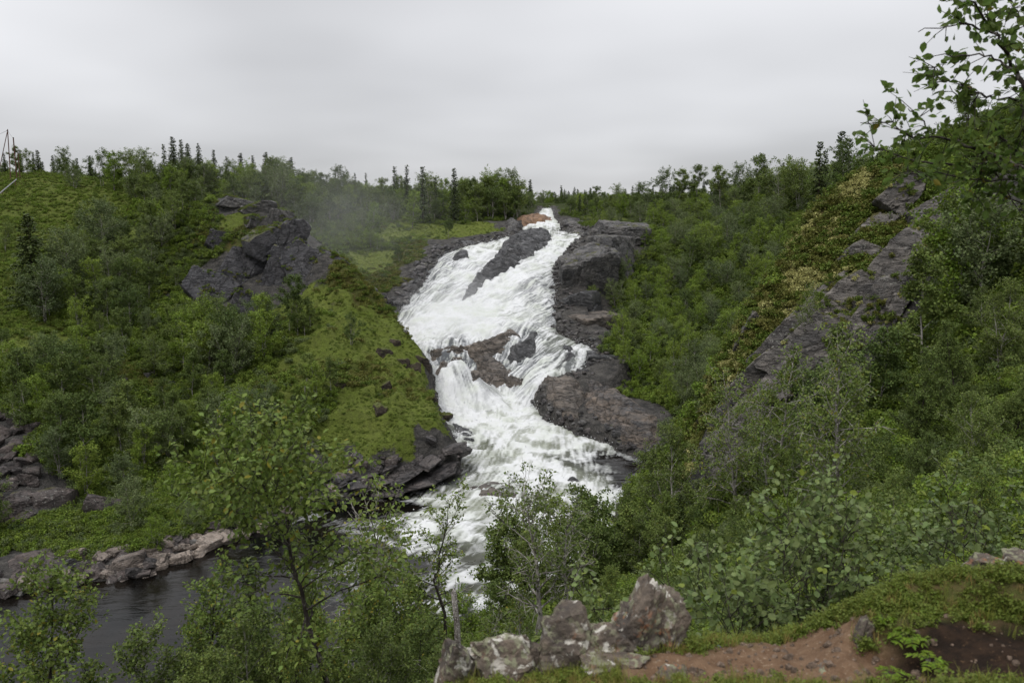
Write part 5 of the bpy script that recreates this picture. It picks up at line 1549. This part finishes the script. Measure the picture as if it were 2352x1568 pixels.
# rowan seedling on the mound
def rowan(name, label, base, h, seed, n=7, mt=None):
    rg = np.random.default_rng(seed)
    e = obj(name, None, loc=base); e.empty_display_size = 0.1
    tag(e, label, 'plant')
    polys, LPs, LDs = [], [], []
    for k in range(n):
        az = 6.28 * k / n + rg.uniform(-.4, .4); Lr = h * rg.uniform(0.7, 1.1)
        d = np.array([math.cos(az), math.sin(az), 0])
        u = np.linspace(0, 1, 7)
        P = np.outer(u * Lr * 0.8, d) + np.stack([0 * u, 0 * u, h * (0.3 + 1.1 * u - 0.9 * u ** 2)], 1)
        polys.append((P, np.linspace(0.002, 0.0008, 7)))
        s = np.array([-d[1], d[0], 0])
        for j in range(2, 7):
            for sg_ in (-1, 1):
                LPs.append(P[j]); LDs.append(s * sg_ + d * 0.5)
        LPs.append(P[-1]); LDs.append(d)
    tv, tf = tubes(polys, 4)
    obj('stem', mesh_np('stem', tv, tf, True, (M_barkd,)), parent=e)
    lv, lf = leaves(np.array(LPs), h * 0.34, rg, (OVATE[0] * np.array([1, 0.55, 1]), OVATE[1]), up=1.6, droop=0.1, dirs=np.array(LDs), jit=0.12)
    obj('foliage', mesh_np('foliage', lv, lf, False, (mt or M_aspen,)), parent=e)
    return e
M_fern = mat_leaf('rowan_leaves', (0.10, 0.155, 0.020), (0.13, 0.18, 0.03), 0.3, 0.35)
for k, (px, py, Y, h, lb) in enumerate(((2085,1450,2.85,0.085,'bright green rowan seedling on the face of the right mound'),(2140,1485,2.72,0.075,'yellowish rowan seedling beside the dark soil hollow'),(2050,1520,2.72,0.06,'small rowan seedling low on the left of the mound'),
      (2030,1430,2.95,0.05,'tiny rowan seedling at the upper left of the mound'),(2110,1395,3.0,0.045,'tiny leafy seedling on the crest of the mound'))):
    q_ = W(px, py, Y); q_[2] = LEDGE(q_[0], q_[1])
    rowan('rowan_seedling', lb, q_, h, 720 + k, 7, M_fern)
# flowers at the edge
M_bell = MatB('harebell_petal', 0.6).fin((0.24, 0.20, 0.62))
M_white = MatB('clover_head', 0.8).fin((0.62, 0.58, 0.52))
M_stem = MatB('flower_stem', 0.8).fin((0.06, 0.09, 0.02))
def flower(name, label, p, h, bell):
    e = obj(name, None, loc=p); e.empty_display_size = 0.05
    tag(e, label, 'flower', 'flowers at the ledge')
    tv, tf = tubes([(np.array([(0, 0, -0.01), (0.004, 0, h * .6), (0.012, 0, h)]), np.array([.0012, .001, .0008]))], 4)
    obj('stem', mesh_np('stem', tv, tf, True, (M_stem,)), parent=e)
    r = np.array([0.001, 0.006, 0.0075, 0.011]) if bell else np.array([0.001, 0.008, 0.009, 0.002])
    z = np.array([0, -0.004, -0.012, -0.019]) if bell else np.array([0, 0.004, 0.010, 0.017])
    tv, tf = tubes([(np.stack([np.full(4, 0.012), np.zeros(4), h + z], 1), r)], 8)
    obj('flower_head', mesh_np('flower_head', tv, tf, True, (M_bell if bell else M_white,)), parent=e)
for px, py, Y, bell, lb in ((1645,1480,3.08,1,'violet harebell at the left end of the soil edge'),(1676,1490,3.05,1,'violet harebell just right of the first one'),(1582,1515,2.95,1,'violet harebell low beside the tan rock'),
        (1425,1560,2.86,1,'violet harebell at the bottom frame edge by the flat rock'),(1950,1430,3.2,0,'left pale clover head below the aspen shrub'),(1972,1435,3.2,0,'right pale clover head below the aspen shrub'),(2205,1335,3.1,0,'pale clover head on the crest of the right mound')):
    q_ = W(px, py, Y); g_ = float(LEDGE(q_[0], q_[1])); hh = max(0.04, q_[2] - g_)
    flower('harebell' if bell else 'clover', lb, (q_[0], q_[1], q_[2] - hh), hh, bell)

# ================================================================== near trees and shrubs
def near_tree(name, label, cat, base, group=None, mt=None, ml=None, **kw):
    (tv, tf), (lv, lf) = birch(**kw)
    e = obj(name, None, loc=base); e.empty_display_size = 0.2
    tag(e, label, cat, group)
    obj('trunk', mesh_np('trunk', tv, tf, True, (mt or M_barkd,)), parent=e)
    obj('crown', mesh_np('crown', lv, lf, False, (ml or M_near,)), parent=e)
    return e
def relpath(pts, base): return [np.array((0, 0, 0.0))] + [W(*p) - base for p in pts]
bs = np.array([-1.35, 6.7, float(TZ(-1.35, 6.7)) - 0.1])
near_tree('birch_tree', 'leaning young birch in the left foreground with a bare dark lower trunk', 'tree', bs, seed=901, H=3.2, R=0.95, stems=1, nb=36, ntw=7, nleaf=5200, leaf=0.046, spread=0.05, tpl=OVATE, bare=0.26,
          r0=0.032, twig_tubes=True, path=relpath([(715,1480,6.7),(690,1330,6.65),(635,1200,6.6),(605,1120,6.5),(580,1035,6.45)], bs), rise=(0.1, 0.8), width=0.62)
bs = np.array([0.48, 13.2, float(TZ(0.48, 13.2)) - 0.1])
near_tree('birch_tree', 'sparse lichen grey birch standing in front of the rapids', 'tree', bs, mt=M_bark, ml=M_birch, seed=902, H=4.4, R=1.05, stems=1, nb=34, ntw=7, nleaf=1800, leaf=0.05, spread=0.04, tpl=OVATE, bare=0.35, sparse=0.35,
          r0=0.075, twig_tubes=True, path=relpath([(1246,1490,13.2),(1240,1400,13.2),(1232,1290,13.2),(1215,1200,13.1),(1200,1130,13.1)], bs), rise=(0.3, 1.0), width=0.68)
bs = np.array([1.0, 13.6, float(TZ(1.0, 13.6)) - 0.1])
near_tree('birch_tree', 'half bare grey birch just right of the sparse one', 'tree', bs, mt=M_bark, ml=M_birch, seed=903, H=4.0, R=0.8, stems=1, nb=26, ntw=7, nleaf=900, leaf=0.05, spread=0.04, tpl=OVATE, bare=0.3, sparse=0.55,
          r0=0.055, twig_tubes=True, path=relpath([(1290,1440,13.6),(1300,1340,13.6),(1296,1240,13.6),(1310,1170,13.6)], bs), rise=(0.4, 1.0), width=0.6)
bs = np.array([-0.95, 12.6, float(TZ(-0.95, 12.6)) - 0.1])
near_tree('birch_tree', 'thin crooked birch against the white water left of centre', 'tree', bs, mt=M_barkd, ml=M_near, seed=904, H=4.2, R=0.7, stems=1, nb=24, ntw=6, nleaf=1300, leaf=0.048, spread=0.035, tpl=OVATE, bare=0.3, sparse=0.3,
          r0=0.04, twig_tubes=True, path=relpath([(1020,1420,12.6),(1000,1320,12.6),(1020,1230,12.6),(1040,1130,12.6)], bs), rise=(0.3, 1.0), width=0.6)
# broken trunk
p0 = W(1052, 1500, 10.2); p1 = W(1042, 1360, 10.2)
gz = float(TZ(p0[0], p0[1]))
tv, tf = tubes([(np.array([(p0[0], p0[1], gz - .2), p0, (p0 + p1) / 2 + (0.015, 0, 0), p1, p1 + (0.01, 0, 0.06)]) - np.array([p0[0], p0[1], gz]), np.array([.055, .048, .042, .038, .010]))], 9)
tag(obj('dead_trunk', mesh_np('dead_trunk', tv, tf, True, (bark('spotted_bark', (0.10, 0.085, 0.075), (0.26, 0.24, 0.22), (0.5, 0.48, 0.45), 3),)), loc=(p0[0], p0[1], gz)),
    'broken pale spotted birch trunk without a crown behind the ledge rocks', 'tree trunk')
# aspens
for k, (px, py, Y, H, R, nl, lb) in enumerate(((1830,1045,5.0,1.75,0.62,1250,'large leaved aspen shrub right of the ledge rocks'),(1960,1080,4.9,1.5,0.5,800,'aspen shrub leaning right behind the big one'),
        (2290,1090,4.5,1.5,0.5,800,'aspen shrub with round leaves at the right frame edge'),(2160,1170,4.7,1.1,0.4,420,'low aspen between the two larger aspen shrubs'),(1690,1230,4.9,1.0,0.4,480,'low aspen shoots at the left of the big shrub'))):
    q_ = W(px, py, Y)
    gz = float(max(TZ(q_[0], q_[1]), LEDGE(q_[0], q_[1]) if Y < 4 else -9))
    hh = max(q_[2] - gz, 0.6)
    near_tree('aspen_shrub', lb, 'shrub', (q_[0], q_[1], gz), 'aspen shrubs by the ledge', M_barkd, M_aspen, seed=920 + k, H=hh, R=R, stems=6, nb=15, ntw=4, nleaf=int(nl * 2.3), leaf=0.035, spread=0.035, tpl=ROUND, bare=0.3,
              r0=0.011, twig_tubes=True, lean=0.16, rise=(0.5, 1.0))

# overhanging birch at the upper right: limbs read off the photograph, hung on a trunk beside the viewpoint
rb = np.random.default_rng(44)
tb = np.array([3.75, 4.75, float(TZ(3.75, 4.75)) - 0.1])
LIMB = [([(2560,430),(2440,330),(2352,200),(2324,149),(2299,97),(2268,46),(2222,-4),(2190,-50)],0.020,4.6), ([(2281,77),(2217,54),(2178,61),(2109,74)],0.006,4.58), ([(2324,159),(2273,128),(2222,128),(2163,126)],0.007,4.55),
        ([(2520,330),(2420,250),(2350,231),(2278,228),(2248,215),(2217,195),(2166,183),(2132,156)],0.011,4.7), ([(2560,520),(2440,430),(2352,384),(2312,369),(2260,354),(2209,331),(2145,315),(2094,313),(2048,282),(1976,282)],0.015,4.55),
        ([(2142,308),(2114,272),(2086,250)],0.005,4.5), ([(2560,400),(2440,376),(2352,374),(2273,374),(2242,384),(2145,377),(2068,360),(1990,330)],0.017,4.75), ([(2352,364),(2306,323),(2273,282),(2209,236),(2181,197)],0.008,4.7),
        ([(2450,300),(2352,60),(2330,20),(2300,-20)],0.008,4.9), ([(2440,430),(2352,410),(2250,415),(2150,400),(2060,395)],0.009,4.6), ([(2345,240),(2352,300),(2330,350)],0.006,4.6), ([(2500,480),(2352,470),(2290,440),(2220,450)],0.008,4.8),
        ([(2352,200),(2370,120),(2352,40)],0.006,4.65), ([(2248,215),(2225,260),(2215,300)],0.004,4.65), ([(2260,354),(2300,420),(2352,500)],0.006,4.6)]
tpath = np.array([tb, W(2620, 700, 4.75), W(2600, 450, 4.72), W(2560, 250, 4.7), W(2480, 0, 4.7)])
polys = [(tpath - tb, np.array([0.075, 0.06, 0.05, 0.035, 0.015]))]
LPt, LDt = [], []
for pts, r, Y in LIMB:
    n = len(pts)
    P = np.array([W(p[0], p[1], Y + 0.10 * math.sin(i * 1.3 + p[0])) for i, p in enumerate(pts)])
    if pts[0][0] > 2430:
        P = np.concatenate([[tpath[np.argmin(((tpath - P[0]) ** 2).sum(1))]], P])
    u = np.linspace(0, 1, (len(P) - 1) * 4 + 1); uu = np.linspace(0, 1, len(P))
    Pf = np.stack([np.interp(u, uu, P[:, k]) for k in range(3)], 1)
    Pf[1:-1] += rb.normal(0, 0.006, (len(Pf) - 2, 3))
    polys.append((Pf - tb, np.linspace(r, 0.0022, len(Pf))))
    L_ = np.linalg.norm(np.diff(Pf, axis=0), axis=1).sum()
    for _ in range(int(L_ * 27)):
        i = rb.integers(int(len(Pf) * (0.25 if pts[0][0] > 2430 else 0.05)), len(Pf) - 1)
        d = nrmz(nrmz(Pf[i + 1] - Pf[i]) * 0.7 + rb.normal(0, 0.7, 3) * np.array([1, 1.2, 0.7]))
        Lt = rb.uniform(0.06, 0.22)
        q_ = np.array([Pf[i], Pf[i] + d * Lt * .5, Pf[i] + d * Lt + np.array([0, 0, -0.015])])
        polys.append((q_ - tb, np.array([0.0026, 0.002, 0.001])))
        for _2 in range(rb.integers(3, 7)):
            f = rb.uniform(0.25, 1.05)
            LPt.append(Pf[i] + d * Lt * f + rb.normal(0, 0.012, 3) - tb); LDt.append(d + rb.normal(0, 0.5, 3))
for k in range(26):
    i = rb.integers(2, 5); f_ = rb.random()
    st_0 = tpath[i - 1] * (1 - f_) + tpath[i] * f_
    az = rb.uniform(-1.9, 1.9)
    d = nrmz(np.array([math.cos(az), math.sin(az), rb.uniform(0.1, 0.7)]))
    q_ = [st_0]
    for _ in range(6):
        d = nrmz(d + rb.normal(0, 0.18, 3)); q_.append(q_[-1] + d * 0.17)
    q_ = np.array(q_)
    if (pix(q_)[:, 0] < 2370).any() and q_[:, 1].max() > 1: continue
    polys.append((q_ - tb, np.linspace(0.012, 0.002, 7)))
    for _ in range(70):
        j = rb.integers(1, 7)
        LPt.append(q_[j] + rb.normal(0, 0.07, 3) - tb); LDt.append(d + rb.normal(0, 0.6, 3))
e = obj('birch_tree', None, loc=tb)
tag(e, 'overhanging birch whose leafy branches reach in at the upper right', 'tree')
tv, tf = tubes(polys, 6)
obj('trunk', mesh_np('trunk', tv, tf, True, (M_barkd,)), parent=e)
lv, lf = leaves(np.array(LPt), 0.045, rb, OVATE, up=0.5, droop=0.35, dirs=np.array(LDt), jit=0.5)
obj('crown', mesh_np('crown', lv, lf, False, (M_backlit,)), parent=e)

# undergrowth near the viewpoint, finer leaved
rn = np.random.default_rng(18)
n_n = 5200
Yn = rn.uniform(4.3, 34, n_n); Xn = rn.uniform(-0.78, 0.78, n_n) * Yn
Xn[:900] = rn.uniform(3.5, 14, 900); Yn[:900] = rn.uniform(3, 14, 900)
zn = TZ(Xn, Yn)
okn = (RD(Xn, Yn) < -0.8) & ~((Yn < 5.5) & (Xn < 0.2)) & ~((Yn < 4.3) & (Xn < 5.5))
zn = np.where((Xn > -2.6) & (Xn < 7) & (Yn < 5.6), np.maximum(zn, LEDGE(Xn, Yn)), zn)
SHN = [shrub_proto(651, 1500, 0.058, M_shrub, 0.7, OVATE, 9), shrub_proto(652, 1500, 0.055, M_birchy, 0.7, OVATE, 9), shrub_proto(653, 1400, 0.06, M_birch, 0.8, OVATE, 9), shrub_proto(654, 1200, 0.06, M_willow, 0.9, OVATE, 9)]
sn = rn.uniform(0.45, 0.95, n_n) * np.clip(Yn / 11, 0.55, 1.2)
scatter('thicket', 'dense leafy thicket covering the steep slope below the viewpoint', np.stack([Xn, Yn, zn - 0.05], 1)[okn], sn[okn],
        np.stack([rn.normal(0, .15, n_n), rn.normal(0, .15, n_n), rn.uniform(0, 6.28, n_n)], 1)[okn], rn.integers(0, 4, n_n)[okn], SHN)

# ================================================================== small built things on the left hill
M_pole = bark('brown_timber', (0.085, 0.045, 0.035), (0.12, 0.065, 0.05), (0.10, 0.055, 0.045), 1)
M_rail = MatB('grey_timber', 0.8).fin((0.20, 0.205, 0.21))
M_wire = MatB('wire', 0.6).fin((0.05, 0.04, 0.04))
def seg(a, b_, r, sides=8): return tubes([(np.array([a, (np.array(a) + np.array(b_)) / 2, b_]), np.array([r, r, r * 0.92]))], sides)
Yp = 124.0
top = W(17.3, 297, Yp); bot = W(21, 376, Yp); bot[2] = min(bot[2], float(TZ(bot[0], bot[1]))) - 0.3
e = obj('pylon', None, loc=bot); tag(e, 'reddish timber pylon with a slanting brace at the left edge of the skyline', 'pylon')
tv, tf = seg(np.zeros(3), top - bot, 0.07); obj('pole', mesh_np('pole', tv, tf, True, (M_pole,)), parent=e)
br = W(-14, 352, Yp - 1.0); br[2] = float(TZ(br[0], br[1])) - 0.2
tv, tf = seg(W(16.5, 304, Yp) - bot, br - bot, 0.055); obj('brace', mesh_np('brace', tv, tf, True, (M_pole,)), parent=e)
tv, tf = seg(W(17, 300, Yp) - bot, W(-60, 336, Yp - 6) - bot, 0.02, 5); obj('wire', mesh_np('wire', tv, tf, True, (M_wire,)), parent=e)
tv, tf = seg(W(17, 300, Yp) - bot, W(30, 318, Yp + 1) - bot, 0.012, 5); obj('wire', mesh_np('wire', tv, tf, True, (M_wire,)), parent=e)
tv, tf = seg(W(15.5, 301, Yp) - bot, W(18.5, 301, Yp) - bot, 0.08, 6); obj('insulator', mesh_np('insulator', tv, tf, True, (M_wire,)), parent=e)
for px, tip, lb in ((30.5, 317, 'reddish timber pole standing just right of the braced pylon'), (41, 352, 'short timber stub right of the two tall poles')):
    top = W(px, tip, Yp + 1); g_ = float(TZ(top[0], top[1])) - 0.3
    tv, tf = seg(np.zeros(3), np.array([0, 0, top[2] - g_]), 0.09 if tip < 330 else 0.07)
    e = obj('timber_pole', None, loc=(top[0], top[1], g_)); tag(e, lb, 'pole', 'timber poles on the left skyline')
    obj('pole', mesh_np('pole', tv, tf, True, (M_pole,)), parent=e)
    tv, tf = tubes([(np.array([(0, 0, top[2] - g_ - .01), (0, 0, top[2] - g_ + 0.06), (0, 0, top[2] - g_ + .1)]), np.array([.11, .10, .02]))], 8)
    obj('cap', mesh_np('cap', tv, tf, True, (M_wire,)), parent=e)
a_ = cast([39], [424])[0] + np.array([0, 0, 0.75]); b2 = cast([2], [452])[0] + np.array([0, 0, 0.55])
e = obj('handrail', None, loc=b2 - np.array([0, 0, 0.6])); tag(e, 'grey timber rail sloping up the left hillside at the frame edge', 'rail')
o_ = np.array(e.location)
c2 = b2 + (b2 - a_) * 0.8
tv, tf = seg(c2 - o_, a_ - o_, 0.09, 6); obj('rail', mesh_np('rail', tv, tf, True, (M_rail,)), parent=e)
for f in (0.08, 0.5, 0.95):
    q_ = c2 + (a_ - c2) * f; g_ = float(TZ(q_[0], q_[1])) - 0.2
    tv, tf = seg(q_ - o_, np.array([q_[0], q_[1], g_]) - o_, 0.06, 6); obj('post', mesh_np('post', tv, tf, True, (M_pole,)), parent=e)
# resting place with stones
q_ = cast([132, 166, 148], [815, 805, 829])
block('stone_slab', 'long dark stone lying in the clearing on the left slope', q_[0] + np.array([0, 0, .1]), (0.85, 0.45, 0.28), (0, 4, 8), M_talus, 2, False, 'stone', 'stones in the left clearing')
block('stone_slab', 'tilted dark stone at the right end of the clearing', q_[1] + np.array([0, 0, .15]), (0.75, 0.4, 0.4), (0, 16, 0), M_talus, 5, False, 'stone', 'stones in the left clearing')
slab_rock('flat_stone', 'pale flat stone patch in front of the clearing stones', [(112,826),(135,821),(180,823),(184,832),(150,836),(115,834)], 0.12, M_grey, 0.1, 0.3, 61, amp=0.05, cat='stone')
# stones washed up along the shores
rw = np.random.default_rng(91)
n_w = 26000
Xw = rw.uniform(-34, 16, n_w); Yw = rw.uniform(30, 132, n_w)
dw = RD(Xw, Yw)
kw = (dw < 0.25) & (dw > -2.3) & (rw.random(n_w) < np.exp(-np.abs(dw + 0.4) * 0.9)) & ~((Yw > 58) & (Yw < 84) & (Xw < -3))
kw &= visible(np.stack([Xw, Yw, TZ(Xw, Yw)], 1), 0.3)
st_ = [block_mesh('stone', 860 + k, planes=7, sub=2, rough=0.05, mat=(M_bank, M_talus, M_spur, M_grey)[k % 4]) for k in range(8)]
zz = np.maximum(TZ(Xw, Yw), np.where(dw > 0, water_f(np.stack([Xw, Yw], 1)) - 0.1, -9))
sw = rw.uniform(0.1, 0.34, n_w) * np.where(Xw < -8, 1.5, 1.0)
wet = (Yw > 60)
iw = np.where(wet, rw.choice([2, 6, 3, 7], n_w), rw.integers(0, 8, n_w))
scatter('shore_stones', 'loose broken stones strewn along the river shores', np.stack([Xw, Yw, zz + 0.02], 1)[kw], np.stack([sw * 1.5, sw * 1.1, sw * 0.7], 1)[kw],
        rw.uniform(-0.5, 0.5, (n_w, 3))[kw] * np.array([1, 1, 6]), iw[kw], st_)

# tufts rooted in the joints and on the ledges of the rock faces
vp, vn = [], []
bpy.context.view_layer.update()
for o_ in ROCKOBJ:
    n = len(o_.data.vertices)
    co = np.empty(n * 3, np.float32); o_.data.vertices.foreach_get('co', co)
    no = np.empty(n * 3, np.float32); o_.data.vertices.foreach_get('normal', no)
    Mw = np.array(o_.matrix_world)
    vp.append(co.reshape(-1, 3) @ Mw[:3, :3].T + Mw[:3, 3])
    nw = no.reshape(-1, 3) @ np.linalg.inv(Mw[:3, :3]); vn.append(nw / np.linalg.norm(nw, axis=1)[:, None])
vp = np.concatenate(vp); vn = np.concatenate(vn)
rj = np.random.default_rng(71)
cl_ = fbm(vp * np.array([0.45, 0.45, 0.9]), 3, 91)
kk = (vn[:, 2] > 0.25) & (vp[:, 2] > TZ(vp[:, 0], vp[:, 1]) - 0.2) & (cl_ + 0.35 * (vn[:, 2] - 0.6) > 0.10) & (rj.random(len(vp)) < 0.22)
vp = vp[kk]; cl_ = cl_[kk]; n_ = len(vp)
right = vp[:, 0] > 0
pk_ = np.where(right, rj.choice([7, 9, 10, 4, 6, 9], n_), rj.choice([7, 8, 4, 6, 9], n_))
scatter('rock_turf', 'moss, heather and pale lichen tufts rooted on the rock faces', vp - np.array([0, 0, 0.04]), rj.uniform(0.14, 0.42, n_), np.stack([rj.normal(0, .3, n_), rj.normal(0, .3, n_), rj.uniform(0, 6.28, n_)], 1), pk_, SH)
# drops thrown off the white water
rd_ = np.random.default_rng(14)
c_ = act[(foamv[act] > 0.45)]
ew = 1.0 / (0.35 + np.abs(wd[c_])) * (0.3 + stpv[c_]) * np.where(P2[c_, 1] > 52, 1, 0.2)
c_ = rd_.choice(c_, 16000, p=ew / ew.sum())
dp = np.stack([P2[c_, 0], P2[c_, 1], Z1[c_]], 1) + np.stack([rd_.normal(0, .22, 16000), rd_.normal(0, .22, 16000), np.abs(rd_.normal(0, .20, 16000))], 1)
M_drop = MatB('white_drop', 0.6).fin((0.58, 0.59, 0.60))
scatter('spray_drops', 'white drops and foam flecks thrown off the falling water', dp, 0.012 + 0.035 * rd_.random(16000) ** 2.5, rd_.uniform(0, 6, (16000, 3)), np.zeros(16000, int),
        [block_mesh('drop', 990, planes=4, sub=1, rough=0.1, mat=M_drop)])

# ================================================================== spray drifting up from the falls
def mist_box(name, label, lo, hi, dens, seed):
    lo, hi = np.array(lo, float), np.array(hi, float)
    m = bpy.data.materials.new(name); m.use_nodes = True
    t = m.node_tree; t.nodes.clear()
    o_ = t.nodes.new('ShaderNodeOutputMaterial'); pv = t.nodes.new('ShaderNodeVolumePrincipled')
    pv.inputs['Color'].default_value = (0.95, 0.96, 0.97, 1); pv.inputs['Anisotropy'].default_value = 0.2
    tcn = t.nodes.new('ShaderNodeTexCoord')
    # soft-edged: thickest in the middle of its box
    mp = t.nodes.new('ShaderNodeMapping'); mp.inputs['Location'].default_value = (-1, -1, -1); mp.inputs['Scale'].default_value = (2, 2, 2)
    t.links.new(tcn.outputs['Generated'], mp.inputs[0])
    gr = t.nodes.new('ShaderNodeTexGradient'); gr.gradient_type = 'QUADRATIC_SPHERE'
    t.links.new(mp.outputs[0], gr.inputs[0])
    nz_ = t.nodes.new('ShaderNodeTexNoise'); nz_.inputs['Scale'].default_value = 0.16; nz_.inputs['Detail'].default_value = 3
    t.links.new(tcn.outputs['Object'], nz_.inputs['Vector'])
    r_ = t.nodes.new('ShaderNodeMapRange'); r_.inputs[1].default_value = 0.25; r_.inputs[2].default_value = 0.7
    t.links.new(nz_.outputs[0], r_.inputs[0])
    a_ = t.nodes.new('ShaderNodeMath'); a_.operation = 'MULTIPLY'; t.links.new(gr.outputs[1], a_.inputs[0]); t.links.new(r_.outputs[0], a_.inputs[1])
    b_ = t.nodes.new('ShaderNodeMath'); b_.operation = 'MULTIPLY'; b_.inputs[1].default_value = dens; t.links.new(a_.outputs[0], b_.inputs[0])
    t.links.new(b_.outputs[0], pv.inputs['Density'])
    t.links.new(pv.outputs[0], o_.inputs['Volume'])
    V = np.array([(x, y, z) for x in (-1, 1) for y in (-1, 1) for z in (-1, 1)], float) * (hi - lo) / 2
    F = np.array([(0, 1, 3, 2), (4, 6, 7, 5), (0, 4, 5, 1), (2, 3, 7, 6), (0, 2, 6, 4), (1, 5, 7, 3)])
    return tag(obj(name, mesh_np(name, V, F, False, (m,)), loc=(lo + hi) / 2), label, kind='stuff')
mist_box('spray', 'thin white spray drifting up left of the waterfall', (-44, 88, 2), (-2, 122, 36), 0.022, 1)
mist_box('spray', 'fine spray hanging over the foot of the main fall', (-16, 82, 4), (4, 102, 16), 0.11, 2)
SC.cycles.volume_step_rate = 3
SC.cycles.volume_max_steps = 48
SC.cycles.volume_bounces = 1
